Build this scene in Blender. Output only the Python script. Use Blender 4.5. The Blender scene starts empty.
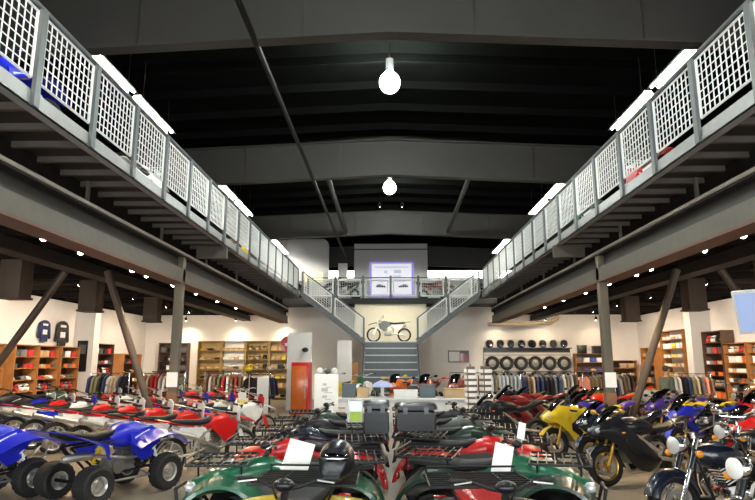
import bpy, bmesh, math, random
from mathutils import Vector, Matrix
random.seed(7)
PI = math.pi
SC = bpy.context.scene
COL = SC.collection
def R(d): return math.radians(d)

# ---------------------------------------------------------------- materials
MATS = {}
def mat(name, col, rough=0.5, metal=0.0, var=0.08, scale=6.0, bump=0.0, coat=0.0, emit=None, estr=0.0, sample=True, spec=0.5):
    if name in MATS: return MATS[name]
    m = bpy.data.materials.new(name); m.use_nodes = True
    nt = m.node_tree; b = nt.nodes['Principled BSDF']
    b.inputs['Roughness'].default_value = rough
    b.inputs['Metallic'].default_value = metal
    b.inputs['Coat Weight'].default_value = coat
    b.inputs['Specular IOR Level'].default_value = spec
    tc = nt.nodes.new('ShaderNodeTexCoord'); nz = nt.nodes.new('ShaderNodeTexNoise')
    nz.inputs['Scale'].default_value = scale; nz.inputs['Detail'].default_value = 4
    nt.links.new(tc.outputs['Object'], nz.inputs['Vector'])
    rp = nt.nodes.new('ShaderNodeValToRGB')
    c0 = [max(0, c*(1-var)) for c in col]; c1 = [min(1, c*(1+var)) for c in col]
    rp.color_ramp.elements[0].position = .3; rp.color_ramp.elements[1].position = .7
    rp.color_ramp.elements[0].color = (*c0, 1); rp.color_ramp.elements[1].color = (*c1, 1)
    nt.links.new(nz.outputs['Fac'], rp.inputs['Fac'])
    nt.links.new(rp.outputs['Color'], b.inputs['Base Color'])
    if bump:
        bp = nt.nodes.new('ShaderNodeBump'); bp.inputs['Strength'].default_value = bump
        nt.links.new(nz.outputs['Fac'], bp.inputs['Height']); nt.links.new(bp.outputs['Normal'], b.inputs['Normal'])
    if emit:
        b.inputs['Emission Color'].default_value = (*emit, 1); b.inputs['Emission Strength'].default_value = estr
        if not sample: m.cycles.emission_sampling = 'NONE'
    MATS[name] = m
    return m

def glassmat(name, col, alpha=0.35):
    m = bpy.data.materials.new(name); m.use_nodes = True; nt = m.node_tree
    nt.nodes.clear()
    out = nt.nodes.new('ShaderNodeOutputMaterial'); mx = nt.nodes.new('ShaderNodeMixShader')
    tr = nt.nodes.new('ShaderNodeBsdfTransparent'); tr.inputs['Color'].default_value = (*col, 1)
    gl = nt.nodes.new('ShaderNodeBsdfGlossy'); gl.inputs['Roughness'].default_value = .05
    gl.inputs['Color'].default_value = (.9, .95, 1, 1)
    mx.inputs['Fac'].default_value = alpha
    nt.links.new(tr.outputs[0], mx.inputs[1]); nt.links.new(gl.outputs[0], mx.inputs[2]); nt.links.new(mx.outputs[0], out.inputs[0])
    MATS[name] = m; return m

# plastics and paints
BLUE = mat('plastic_blue', (.012, .022, .52), .3, coat=.5)
RED = mat('plastic_red', (.62, .012, .012), .3, coat=.5)
ORANGE = mat('plastic_orange', (.75, .16, .02), .3, coat=.5)
WHITE = mat('plastic_white', (.82, .82, .82), .32, coat=.3)
YELLOW = mat('plastic_yellow', (.8, .56, .02), .3, coat=.5)
GREEN = mat('plastic_green', (.015, .12, .062), .28, coat=.6)
DKGREEN = mat('plastic_dark_green', (.012, .04, .028), .3, coat=.4)
BLACKP = mat('plastic_black', (.008, .009, .013), .32, coat=.15, spec=.35)
NAVY = mat('plastic_navy', (.007, .011, .026), .25, coat=.4)
PURPLE = mat('plastic_violet', (.06, .03, .32), .3, coat=.5)
SILVERP = mat('paint_silver', (.35, .36, .38), .3, metal=.6, coat=.4)
GREYP = mat('plastic_grey', (.09, .1, .105), .4)
MAROON = mat('plastic_maroon', (.22, .012, .012), .3, coat=.5)
RUBBER = mat('rubber', (.011, .011, .012), .75, bump=.2, scale=30)
SEATM = mat('seat_vinyl', (.01, .01, .013), .55, bump=.1, scale=40, spec=.3)
ALU = mat('aluminium', (.62, .62, .6), .32, metal=.9)
CHROME = mat('chrome', (.85, .85, .87), .1, metal=1.0, var=.02)
ENGM = mat('engine_cast', (.25, .25, .24), .45, metal=.6)
STEELBLK = mat('black_tube', (.009, .009, .01), .42, spec=.35)
GOLD = mat('gold_anodised', (.6, .38, .08), .3, metal=.9)
LENS = mat('headlight_lens', (.8, .82, .85), .1, metal=.4, coat=1.0)
AMBER = mat('amber_lens', (.85, .3, .02), .2, coat=.8)
TAIL = mat('tail_lens', (.5, .01, .01), .2, coat=.8)
PAPER = mat('paper_white', (.86, .86, .84), .7, var=.03)
SMOKE = glassmat('smoked_screen', (.25, .27, .3), .3)
CLEAR = glassmat('clear_pane', (.92, .96, .98), .06)

# ---------------------------------------------------------------- mesh builder
class MB:
    def __init__(s): s.bm = bmesh.new()
    def box(s, c, d, rot=None, bev=0.0):
        r = bmesh.ops.create_cube(s.bm, size=1.0)
        vs = r['verts']
        mtx = Matrix.Translation(c) @ (rot.to_matrix().to_4x4() if rot is not None and hasattr(rot, 'to_matrix') else (rot.to_4x4() if rot is not None else Matrix.Identity(4))) @ Matrix.Diagonal((d[0], d[1], d[2], 1))
        bmesh.ops.transform(s.bm, matrix=mtx, verts=vs)
        if bev:
            es = list({e for v in vs for e in v.link_edges})
            bmesh.ops.bevel(s.bm, geom=es, offset=bev, segments=2, affect='EDGES', profile=.6)
        return s
    def ring(s, c, ax, r, n, ref=None):
        ax = Vector(ax).normalized()
        u = ref if ref is not None else (Vector((0, 0, 1)) if abs(ax.z) < .9 else Vector((1, 0, 0)))
        u = (u - ax*u.dot(ax)).normalized(); w = ax.cross(u)
        return [s.bm.verts.new(Vector(c) + (u*math.cos(2*PI*i/n) + w*math.sin(2*PI*i/n))*r) for i in range(n)], u
    def bridge(s, a, b):
        n = len(a)
        for i in range(n):
            try: s.bm.faces.new((a[i], a[(i+1) % n], b[(i+1) % n], b[i]))
            except ValueError: pass
    def bar(s, p0, p1, r, n=8, r2=None):
        p0 = Vector(p0); p1 = Vector(p1); ax = p1-p0
        a, u = s.ring(p0, ax, r, n); b, _ = s.ring(p1, ax, r if r2 is None else r2, n, u)
        s.bridge(a, b); s.bm.faces.new(list(reversed(a))); s.bm.faces.new(b); return s
    def tube(s, pts, r, n=8, close=False):
        pts = [Vector(p) for p in pts]; prev = None; first = None; u = None
        m = len(pts)
        for i, p in enumerate(pts):
            if close: d = pts[(i+1) % m]-pts[i-1]
            else: d = pts[min(i+1, m-1)] - pts[max(i-1, 0)]
            rr = r[i] if isinstance(r, (list, tuple)) else r
            a, u = s.ring(p, d, rr, n, u)
            if prev: s.bridge(prev, a)
            else: first = a
            prev = a
        if close: s.bridge(prev, first)
        else:
            s.bm.faces.new(list(reversed(first))); s.bm.faces.new(prev)
        return s
    def lathe(s, prof, c=(0, 0, 0), axis='y', n=24, tread=None, close=False):
        rings = []
        for k, (r, h) in enumerate(prof):
            ring = []
            for i in range(n):
                t = 2*PI*i/n; rr = r
                if tread and k in tread and (i + k) % 2: rr = r*.955
                x, z = rr*math.cos(t), rr*math.sin(t)
                if axis == 'y': v = (x, h, z)
                elif axis == 'x': v = (h, x, z)
                else: v = (x, z, h)
                ring.append(s.bm.verts.new(Vector(c)+Vector(v)))
            rings.append(ring)
        for a, b in zip(rings, rings[1:]): s.bridge(a, b)
        if close: s.bridge(rings[-1], rings[0])
        else:
            if prof[0][0] > 1e-4: s.bm.faces.new(rings[0])
            if prof[-1][0] > 1e-4: s.bm.faces.new(list(reversed(rings[-1])))
        return s
    def ell(s, c, d, n=12, rot=None):
        r = bmesh.ops.create_uvsphere(s.bm, u_segments=n, v_segments=max(6, n*2//3), radius=1.0)
        mtx = Matrix.Translation(c) @ (rot.to_matrix().to_4x4() if rot is not None else Matrix.Identity(4)) @ Matrix.Diagonal((d[0], d[1], d[2], 1))
        bmesh.ops.transform(s.bm, matrix=mtx, verts=r['verts']); return s
    def body(s, st, n=14, p=2.6):
        prev = None; first = None
        for q in st:
            x, w, z0, z1 = q[:4]; cy = q[4] if len(q) > 4 else 0
            zc = (z0+z1)/2; h = (z1-z0)/2; ring = []
            for i in range(n):
                t = 2*PI*(i+.5)/n; ct, sn = math.cos(t), math.sin(t)
                ring.append(s.bm.verts.new((x, cy+w*math.copysign(abs(ct)**(2/p), ct), zc+h*math.copysign(abs(sn)**(2/p), sn))))
            if prev: s.bridge(prev, ring)
            else: first = ring
            prev = ring
        s.bm.faces.new(list(reversed(first))); s.bm.faces.new(prev); return s
    def sheet(s, rows, t=.012):
        g = [[s.bm.verts.new(Vector(p)) for p in r] for r in rows]; fs = []
        for a, b in zip(g, g[1:]):
            for i in range(len(a)-1): fs.append(s.bm.faces.new((a[i], a[i+1], b[i+1], b[i])))
        bmesh.ops.recalc_face_normals(s.bm, faces=fs)
        bmesh.ops.solidify(s.bm, geom=fs, thickness=t); return s
    def prism(s, poly, axis, h0, h1):
        def P(a, b, h):
            return {'x': (h, a, b), 'y': (a, h, b), 'z': (a, b, h)}[axis]
        A = [s.bm.verts.new(P(a, b, h0)) for a, b in poly]; B = [s.bm.verts.new(P(a, b, h1)) for a, b in poly]
        s.bridge(A, B); s.bm.faces.new(list(reversed(A))); s.bm.faces.new(B); return s
    def build(s, name, m, parent=None, loc=None, rot=None, angle=40, label=None):
        bmesh.ops.recalc_face_normals(s.bm, faces=s.bm.faces[:])
        me = bpy.data.meshes.new(name); s.bm.to_mesh(me); s.bm.free()
        for pl in me.polygons: pl.use_smooth = True
        me.set_sharp_from_angle(angle=R(angle))
        me.materials.append(m)
        o = bpy.data.objects.new(name, me); COL.objects.link(o)
        if parent is not None: o.parent = parent
        if loc is not None: o.location = loc
        if rot is not None: o.rotation_euler = rot
        if label: o['label'] = label
        return o

def tag(o, label, cat, group=None, kind=None):
    o['label'] = label; o['category'] = cat
    if group: o['group'] = group
    if kind: o['kind'] = kind
    return o
def thing(name, label, cat, loc=(0, 0, 0), rz=0, group=None, rx=0, kind=None):
    o = bpy.data.objects.new(name, None); COL.objects.link(o)
    o.empty_display_size = .2
    o.location = loc; o.rotation_euler = (rx, 0, rz)
    return tag(o, label, cat, group, kind)
CH = {}
def kids(o): return [c for c in o.children]
def copy_tree(o, cmap=None, parent=None, skip=()):
    c = o.copy(); COL.objects.link(c)
    if parent is not None:
        c.parent = parent
    if o.type == 'MESH' and cmap:
        mm = o.material_slots[0].material
        if mm.name in cmap:
            c.material_slots[0].link = 'OBJECT'; c.material_slots[0].material = cmap[mm.name]
    for ch in kids(o):
        if ch.name.split('.')[0] not in skip: copy_tree(ch, cmap, c, skip)
    return c
def drop(o):
    for c in kids(o): drop(c)
    bpy.data.objects.remove(o)
def struct(name, mb, m, label, cat='structure', angle=40):
    return tag(mb.build(name, m, angle=angle), label, cat, kind='structure')
ORD = ['first', 'second', 'third', 'fourth', 'fifth', 'sixth', 'seventh', 'eighth', 'ninth', 'tenth', 'eleventh', 'twelfth', 'thirteenth', 'fourteenth', 'fifteenth', 'sixteenth']
# ---------------------------------------------------------------- the building
M_FLOOR = mat('concrete_floor', (.3, .255, .2), .38, var=.14, scale=.9)
M_WALL = mat('wall_white', (.72, .69, .66), .7, var=.03, scale=1.5)
M_CREAM = mat('wall_cream', (.74, .68, .52), .7, var=.03)
M_DARK = mat('roof_black', (.0028, .0032, .0028), .95, var=.25, scale=2, spec=.02)
M_GIRD = mat('girder_grey', (.042, .039, .036), .55, var=.1, scale=1.2)
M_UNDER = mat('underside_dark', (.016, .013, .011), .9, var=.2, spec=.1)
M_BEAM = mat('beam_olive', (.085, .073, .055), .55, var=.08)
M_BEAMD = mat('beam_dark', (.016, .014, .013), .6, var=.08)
M_WARMTINT = mat('flange_warm_tint', (.12, .058, .034), .6)  # brown tint stands in for warm spot light on the beam's bottom flange
M_COLM = mat('column_taupe', (.12, .097, .066), .5, var=.06)
M_FASC = mat('fascia_grey', (.27, .275, .27), .45, var=.06)
M_JOIST = mat('joist_steel', (.13, .11, .095), .5, metal=.2)
M_POST = mat('post_slate', (.11, .12, .125), .5)
M_RAILW = mat('rail_white', (.78, .8, .8), .4, var=.03)
M_DECK = mat('deck_plate', (.03, .024, .021), .7)
M_GREYW = mat('partition_grey', (.74, .74, .72), .65, var=.04)
M_GREYL = mat('partition_pale', (.6, .6, .62), .65, var=.04)
M_STEPD = mat('tread_slate', (.1, .115, .13), .5)
M_NOSE = mat('nosing_pale', (.5, .52, .53), .4)

X0, XB = 4.2, 5.0
ZF = 5.08
YB = 32.0
f = MB(); f.box((0, 18, -.1), (26.6, 44.6, .2)); struct('floor', f, M_FLOOR, 'bare tan concrete showroom floor', 'floor')
# side walls: white below the upper floor, dark above
for s, nm in ((-1, 'left'), (1, 'right')):
    w = MB(); w.box((s*13.1, 14, 2.15), (.2, 36.2, 4.3)); struct('wall_'+nm, w, M_WALL, 'white side wall below the upper floor on the %s' % nm, 'wall')
    w = MB(); w.box((s*13.1, 18, 6.4), (.2, 44.2, 4.2)); struct('wall_%s_upper' % nm, w, M_DARK, 'dark upper side wall on the %s' % nm, 'wall')
    w = MB(); w.box((s*12.6, 25, 2.13), (.8, .5, 4.26)); struct('wall_%s_pier' % nm, w, M_WALL, 'white pier standing out of the %s wall' % nm, 'wall')
    # upper floor plate outside the walkway
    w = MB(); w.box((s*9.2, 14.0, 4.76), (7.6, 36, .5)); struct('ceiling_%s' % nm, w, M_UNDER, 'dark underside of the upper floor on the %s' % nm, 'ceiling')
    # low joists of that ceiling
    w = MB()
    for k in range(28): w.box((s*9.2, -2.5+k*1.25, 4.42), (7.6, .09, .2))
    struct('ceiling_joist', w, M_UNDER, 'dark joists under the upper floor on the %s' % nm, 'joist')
    # outer beam
    w = MB(); w.box((s*7.6, 14, 4.22), (.32, 36, .22)); w.box((s*7.6, 14, 4.08), (.42, 36, .06))
    struct('outer_beam', w, M_BEAMD, 'brown steel beam under the upper floor along the %s side' % nm, 'beam')
    # main beam: projecting lower box, recessed web, top flange
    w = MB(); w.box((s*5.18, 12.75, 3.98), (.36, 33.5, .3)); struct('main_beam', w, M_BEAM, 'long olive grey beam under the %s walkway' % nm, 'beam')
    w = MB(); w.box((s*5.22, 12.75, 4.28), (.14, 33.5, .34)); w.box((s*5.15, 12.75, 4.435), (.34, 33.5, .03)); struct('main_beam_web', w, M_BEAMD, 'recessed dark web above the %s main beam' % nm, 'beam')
    w = MB(); w.box((s*5.18, 12.75, 3.80), (.42, 33.5, .05)); struct('main_beam_flange', w, M_WARMTINT, 'bottom flange of the %s main beam, warm light painted brown' % nm, 'beam')
    w = MB(); w.bar((s*4.98, -4, 4.49), (s*4.98, 29.4, 4.49), .032, 8)
    tag(w.build('sprinkler_pipe', mat('pipe_pale', (.55, .52, .46), .4)), 'pale pipe running along the top edge of the %s main beam' % nm, 'pipe')
    # walkway deck, fascia and joists
    XO = .03 if s < 0 else .11
    w = MB(); w.box((s*(4.85+XO/2), 12.7, 5.045), (1.2-XO, 33.4, .07)); struct('walkway_floor', w, M_DECK, 'steel deck of the %s walkway' % nm, 'floor')
    w = MB(); w.box((s*(4.225+XO), 12.0, 4.975), (.05, 32.0, .21)); w.box((s*(4.26+XO), 12.0, 4.885), (.12, 32.0, .03)); struct('walkway_fascia', w, M_FASC, 'pale grey channel edge of the %s walkway' % nm, 'beam')
    w = MB()
    y = -3.0
    while y < 29:
        w.box((s*(4.86+XO/2), y, 4.975), (1.2-XO, .02, .08)); w.box((s*(4.86+XO/2), y+.03, 4.93), (1.2-XO, .075, .02)); y += .65
    struct('walkway_joist', w, M_JOIST, 'steel joists under the %s walkway' % nm, 'joist')
    w = MB()
    for k in range(-1, 9): 
        yy = 3.0+k*2.3*1.45
        if yy < 28: w.box((s*5.08, yy, 4.68), (.05, .06, .46))
    struct('walkway_stub_post', w, M_JOIST, 'short posts between main beam and %s walkway' % nm, 'post')
    w = MB(); w.box((s*4.65, 15.4, 4.72), (.8, .12, .3)); struct('cross_beam', w, M_BEAM, 'short cross beam under the %s walkway by the column' % nm, 'beam')
    # columns
    for cy in (6.0, 14.4):
        w = MB(); w.box((s*5.1, cy, 2.24), (.2, .2, 4.48), bev=.02)
        struct('column', w, M_COLM, 'square taupe steel column under the %s main beam' % nm, 'column')
        if cy > 10:
            w = MB(); w.box((s*5.1, cy, .6), (.23, .23, 1.2), bev=.01); tag(w.build('column_guard', mat('guard_brown', (.2, .1, .05), .6)), 'brown board wrap around the foot of the %s column %s' % (nm, 'beside the vehicle rows' if cy < 20 else 'near the rear wall'), 'guard')
    w = MB(); w.box((s*5.1, 14.27, 1.5), (.26, .012, .34)); tag(w.build('hanging_notice', PAPER), 'white paper notice on the %s taupe column' % nm, 'notice')
    # slanted braces
    for xt, xb, lab in ((6.95, 5.35, 'inner'), (8.0, 10.6, 'outer')):
        w = MB(); w.bar((s*xt, 14.5, 4.1), (s*xb, 14.5, 0), .088, 12)
        struct('column_brace', w, mat('brace_brown', (.075, .048, .03), .5), '%s slanted pipe brace on the %s' % (lab, nm), 'brace')

# walls at the back
w = MB(); w.box((0, YB+.1, 2.5), (26.4, .2, 5.0)); struct('wall_back', w, M_WALL, 'white rear wall of the sales floor', 'wall')
w = MB(); w.box((0, 35.6, 4.93), (26.2, 11.0, .28)); w.box((0, 30.65, 4.93), (8.3, 1.1, .28)); struct('mezzanine_floor', w, M_BEAMD, 'dark edged slab of the rear upper floor', 'floor')
w = MB(); w.box((0, 40.1, 4.8), (26.4, .2, 5.3)); struct('wall_back_upper', w, M_WALL, 'white far wall of the upper floor', 'wall')
w = MB(); w.box((0, 40.0, 8.45), (26.4, .3, .95)); struct('wall_back_top', w, M_DARK, 'dark gable above the far wall', 'wall')
w = MB(); w.box((.08, 33.2, 6.75), (4.1, .2, 3.4)); struct('wall_screen', w, M_GREYW, 'grey partition behind the lit screen', 'wall')
w = MB(); w.box((.08, 33.05, 8.12), (4.12, .12, .05)); struct('trim_screen', w, M_POST, 'dark strip across the grey partition', 'trim')
w = MB(); w.prism([(-7.6, 5.3), (-3.25, 5.3), (-3.25, 8.1), (-3.32, 8.3), (-3.5, 8.42), (-7.6, 8.42)], 'y', 31.6, 31.8); struct('wall_partition', w, M_GREYL, 'pale grey partition with a rounded top corner', 'wall')
# landing enclosure
w = MB(); w.box((.05, 30.35, 3.8), (3.6, .16, 2.0)); struct('wall_landing', w, M_CREAM, 'cream wall behind the stair landing', 'wall')
w = MB(); w.box((.05, 30.0, 1.3), (2.5, .16, 2.6)); struct('wall_understair', w, M_WALL, 'white wall below the stair landing', 'wall')
# front wall with shop windows
w = MB()
w.box((0, -4.1, .2), (26.4, .2, .4)); w.box((0, -4.1, 6.0), (26.4, .2, 5.2))
for x in (-13.0, -8.4, -2.8, 2.8, 8.4, 13.0): w.box((x, -4.1, 1.9), (.4, .2, 3.0))
struct('wall_front', w, M_WALL, 'street wall with shop windows behind the viewer', 'wall')
for k, x in enumerate((-10.7, -5.6, 0, 5.6, 10.7)):
    w = MB(); wd = 4.2 if abs(x) > 9 else 5.2
    w.box((x, -4.1, 1.9), (wd, .02, 3.0)); o = struct('window_%d' % (k+1), w, CLEAR, 'clear shop window pane', 'window')

# roof, girders, purlins
def zr(x): return 8.72 - .045*abs(x)
w = MB(); 
for s in (-1, 1):
    w.prism([(0, zr(0)), (s*13.3, zr(13.3)), (s*13.3, zr(13.3)+.15), (0, zr(0)+.15)], 'y', -4.2, 40.3)
struct('ceiling_roof', w, M_DARK, 'black roof deck over the hall', 'ceiling')
for gy, lab in ((1.6, 'over the entrance'), (9.6, 'nearest in view'), (17.6, 'second in view'), (26.0, 'above the rear stair'), (34.4, 'over the rear upper floor')):
    w = MB()
    pts = lambda a, b: [(-13.0, zr(13)-a-.25), (0, zr(0)-a), (13.0, zr(13)-a-.25), (13.0, zr(13)-b), (0, zr(0)-b), (-13.0, zr(13)-b)]
    w.prism([(-13, zr(13)-1.25), (0, zr(0)-1.2), (0, zr(0)-.1), (-13, zr(13)-.1)], 'y', gy-.02, gy+.02)
    w.prism([(13, zr(13)-1.25), (0, zr(0)-1.2), (0, zr(0)-.1), (13, zr(13)-.1)], 'y', gy-.02, gy+.02)
    for s in (-1, 1):
        w.prism([(0, zr(0)-1.22), (s*13, zr(13)-1.27), (s*13, zr(13)-1.24), (0, zr(0)-1.19)], 'y', gy-.13, gy+.13)
        w.prism([(0, zr(0)-.1), (s*13, zr(13)-.1), (s*13, zr(13)-.07), (0, zr(0)-.07)], 'y', gy-.13, gy+.13)
        for xx in (1.5, 4.4, 7.4, 10.4): w.box((s*xx, gy-.03, zr(xx)-.65), (.02, .1, 1.08))
    struct('roof_girder', w, M_GIRD, 'grey tapered roof girder, %s' % lab, 'girder', angle=30)
y = -3.4; w = MB()
while y < 39:
    if min(abs(y-g) for g in (1.6, 9.6, 17.6, 26, 34.4)) > .25:
        for s in (-1, 1): w.prism([(0, zr(0)-.2), (s*13, zr(13)-.2), (s*13, zr(13)), (0, zr(0))], 'y', y-.035, y+.035)
    y += 1.32
struct('roof_purlin', w, mat('purlin_black', (.0035, .0037, .0035), .9, spec=.02), 'dark purlins under the roof deck', 'purlin')
MP = mat('conduit_dark', (.012, .012, .012), .6, spec=.2)
w = MB(); w.bar((-2.33, -3.9, 7.42), (-2.33, 33, 7.42), .055, 8)
tag(w.build('roof_pipe_hanging', MP), 'long dark pipe hung under the roof girders', 'pipe')
w = MB()
for x in (-1.9, 2.55):
    w.bar((x-.25*(1 if x < 0 else -1), 18.0, 8.3), (x, 25.6, 7.5), .09, 8)
    tag(w.build('roof_strut_hanging', mat('strut_dark', (.022, .021, .02), .6)), 'grey strut between two roof girders, %s of the bulb' % ('left' if x < 0 else 'right'), 'strut'); w = MB()

# ---------------------------------------------------------------- railings
def panel_mesh(w_, h_, sk=0.0, t=.035, wr=.0105):
    # white frame and wire grid in the XZ plane, x from 0..w_, sheared by sk
    fr = MB()
    sh = lambda x, z: (x, 0, z+sk*x)
    for a, b in (((0, 0), (w_, 0)), ((w_, 0), (w_, h_)), ((w_, h_), (0, h_)), ((0, h_), (0, 0))):
        fr.bar(sh(*a), sh(*b), t*.62, 4)
    wi = MB(); n = max(4, round(w_/.115)); m = max(4, round(h_/.125))
    for i in range(1, n): wi.bar(sh(w_*i/n, 0), sh(w_*i/n, h_), wr, 4)
    for j in range(1, m): wi.bar(sh(0, h_*j/m), sh(w_, h_*j/m), wr, 4)
    return fr, wi
P_F, P_W = panel_mesh(1.18, .86)
pf = P_F.build('railing_panel', M_RAILW, angle=20); pw = P_W.build('wire_mesh', M_RAILW, pf, angle=20)
F2, W2_ = panel_mesh(1.12, .8, t=.07, wr=.006)
pf2 = F2.build('railing_panel', M_RAILW, angle=20); W2_.build('wire_mesh', M_RAILW, pf2, angle=20)
PM = MB().box((0, 0, .625), (.11, .05, 1.25)).build('post', M_POST)
first_panel = True
def put_panel(root, loc, rz):
    global first_panel
    p = copy_tree(pf, parent=root); p.location = loc; p.rotation_euler = (0, 0, rz); return p
def put_post(root, loc, rz, mesh=None):
    p = copy_tree(PM, parent=root); p.location = loc; p.rotation_euler = (0, 0, rz); return p
for s, nm in ((-1, 'left'), (1, 'right')):
    XR = 4.225 if s < 0 else 4.31
    root = thing('guard_railing', 'white wire mesh guard railing along the %s walkway' % nm, 'railing', (s*XR, 0, 4.88), 0, 'guard railings of the upper floor')
    for k in range(-6, 16):
        yy = 6.6+1.38*k
        put_post(root, (-s*.02, yy, 0), R(90))
        if k < 15: put_panel(root, (-s*.0, yy+.1, .33), R(90))
    w = MB(); w.bar((0, -1.7, 1.27), (0, 27.4, 1.27), .03, 8); w.build('top_rail', M_POST, root)
# rear railing, facing the viewer
root = thing('guard_railing', 'white framed railing along the edge of the rear upper floor', 'railing', (0, 30.25, 5.08), 0, 'guard railings of the upper floor')
for k in range(6):
    xx = .06+(k-3)*1.4+1.4*.0
    p = copy_tree(pf2, parent=root); p.location = (xx+.14, 0, .12)
for k in range(7):
    put_post(root, (.06+(k-3)*1.4, -.0, -.1), 0)
w = MB(); w.bar((-4.2, 0, 1.05), (4.2, 0, 1.05), .028, 8); w.build('top_rail', M_POST, root)

# ---------------------------------------------------------------- stair
ZL = 2.85
st = thing('staircase', 'slate grey stair rising to the landing with two side flights', 'staircase', (.05, 0, 0))
w = MB(); w.box((0, 29.1, ZL-.13), (2.5, 2.2, .26)); w.build('landing', M_STEPD, st)
NR = 9
for k in range(NR):
    z = ZL-(k+1)*ZL/NR; y = 28.0-.3*(k+.5)
    if k == NR-1: break
    w = MB(); w.box((0, y, z-.02+ZL/NR*0), (2.36, .34, .05)); w.box((0, y+.14, z+ZL/NR*.5-.02), (2.36, .03, ZL/NR-.04)); tr = w.build('step', M_STEPD, st)
    w = MB(); w.box((0, y-.165, z-.005), (2.36, .03, .05)); w.build('nosing', M_NOSE, tr)
w = MB(); w.box((0, 27.985, ZL-.02), (2.36, .03, .05)); w.build('landing_nosing', M_NOSE, st)
for s in (-1, 1):
    w = MB(); w.prism([(28.15, ZL+.02), (28.15, ZL-.35), (25.3, 0), (25.0, 0)], 'x', s*1.2, s*1.27); w.build('stringer', M_POST, st)
    # side flight: rises outward from the landing to the walkway
    w = MB(); n = 11
    for k in range(n):
        x = 1.25+(k+.5)*(4.2-1.25)/n; z = ZL+(k+1)*(ZF-ZL)/n
        w.box((s*x, 29.1, z-.03), (.3, 1.9, .05)); 
    w.build('side_flight_treads', M_STEPD, st)
    for yy in (28.05,):
        w = MB(); w.prism([(s*1.25, ZL-.18), (s*4.15, ZF-.22), (s*4.15, ZF+.06), (s*1.25, ZL+.1)], 'y', yy-.03, yy+.03); w.build('side_stringer', M_POST, st)
    sl = (ZF-ZL)/(4.2-1.25)
    for q in range(2):
        xa = 1.32+q*1.45
        fr, wi = panel_mesh(1.28, .82, sl, .06)
        if s < 0:
            for bm_ in (fr, wi):
                for v in bm_.bm.verts: v.co.x *= -1
        a = fr.build('stair_panel', M_RAILW, st, loc=(s*xa, 28.02, ZL+sl*(xa-1.25)+.17), angle=20); wi.build('stair_wire', M_RAILW, a, angle=20)
    for q in range(3):
        xa = 1.25+q*1.45
        w = MB(); w.box((s*xa, 28.02, ZL+sl*(xa-1.25)+.5), (.09, .05, 1.15)); w.build('stair_post', M_POST, st)
    w = MB(); w.bar((s*1.25, 28.02, ZL+1.08), (s*4.15, 28.02, ZL+1.08+sl*2.9), .03, 8); w.build('stair_rail', M_POST, st)
drop(pf); drop(pf2); drop(PM)

# ---------------------------------------------------------------- lamps
M_GLOBE = mat('globe_glow', (1, 1, 1), .3, emit=(.93, 1.0, .95), estr=330)
M_TUBE = mat('tube_glow', (1, 1, 1), .3, emit=(1.0, .97, .82), estr=130)
M_REFL = mat('reflector_white', (.9, .9, .86), .35, var=.02)
M_SPOTG = mat('spot_glow', (1, 1, 1), .3, emit=(1.0, .8, .55), estr=40, sample=False)
for (y, z, lab) in ((12.0, 7.8, 'nearer the entrance'), (20.4, 7.95, 'nearer the stair'), (3.4, 7.8, 'above the viewer')):
    t = thing('pendant_lamp', 'glowing white bay lamp hung under the roof, the one %s' % lab, 'lamp', (.02, y, z), 0, 'bay lamps under the roof')
    MB().ell((0, 0, 0), (.22, .22, .23), 16).build('bulb', M_GLOBE, t)
    MB().lathe([(.04, .56), (.08, .54), (.08, .3), (.1, .24), (.05, .18)], axis='z', n=16).build('ballast', M_FASC, t)
    MB().bar((0, 0, .6), (0, 0, zr(0)-z), .015, 8).build('stem', M_JOIST, t)
FX = [(9.7, 7.3), (11.95, 7.3), (18.3, 7.35), (20.6, 7.35), (26.7, 7.35), (29.0, 7.35), (3.0, 7.3), (5.3, 7.3)]
proto = thing('ceiling_strip_light', '-', 'light', (0, 0, 0))
MB().prism([(-.15, .0), (-.07, .12), (.07, .12), (.15, 0), (.135, 0), (.06, .1), (-.06, .1), (-.135, 0)], 'y', 0, 1.95).build('reflector', M_REFL, proto)
for x in (-.065, .065): MB().bar((x, .03, .03), (x, 1.92, .03), .024, 8).build('lamp_tube', M_TUBE, proto)
for y in (.3, 1.8): MB().bar((0, y, .12), (0, y, 1.2), .008, 6).build('hanger_rod', STEELBLK, proto)
n = 0
for s, nm in ((-1, 'left'), (1, 'right')):
    for i, (y, z) in enumerate(FX):
        o = proto if n == 0 else copy_tree(proto); n += 1
        o.location = (s*(5.4 if s < 0 else 5.47), y, z+.13)
        o['label'] = 'twin tube strip light over the %s walkway, %s along it' % (nm, ORD[[6, 7, 0, 1, 2, 3, 4, 5].index(i)])
        o['group'] = 'strip lights over the walkways'
# rear upper floor strip lights
for i, x in enumerate((-9, -5.6, 4.2, 7.4)):
    o = copy_tree(proto); o.location = (x-1, 34.6, 7.7); o.rotation_euler = (0, 0, -PI/2)
    o['label'] = 'twin tube strip light over the rear upper floor, %s from the left' % ORD[i]; o['group'] = 'strip lights over the rear upper floor'
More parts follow.
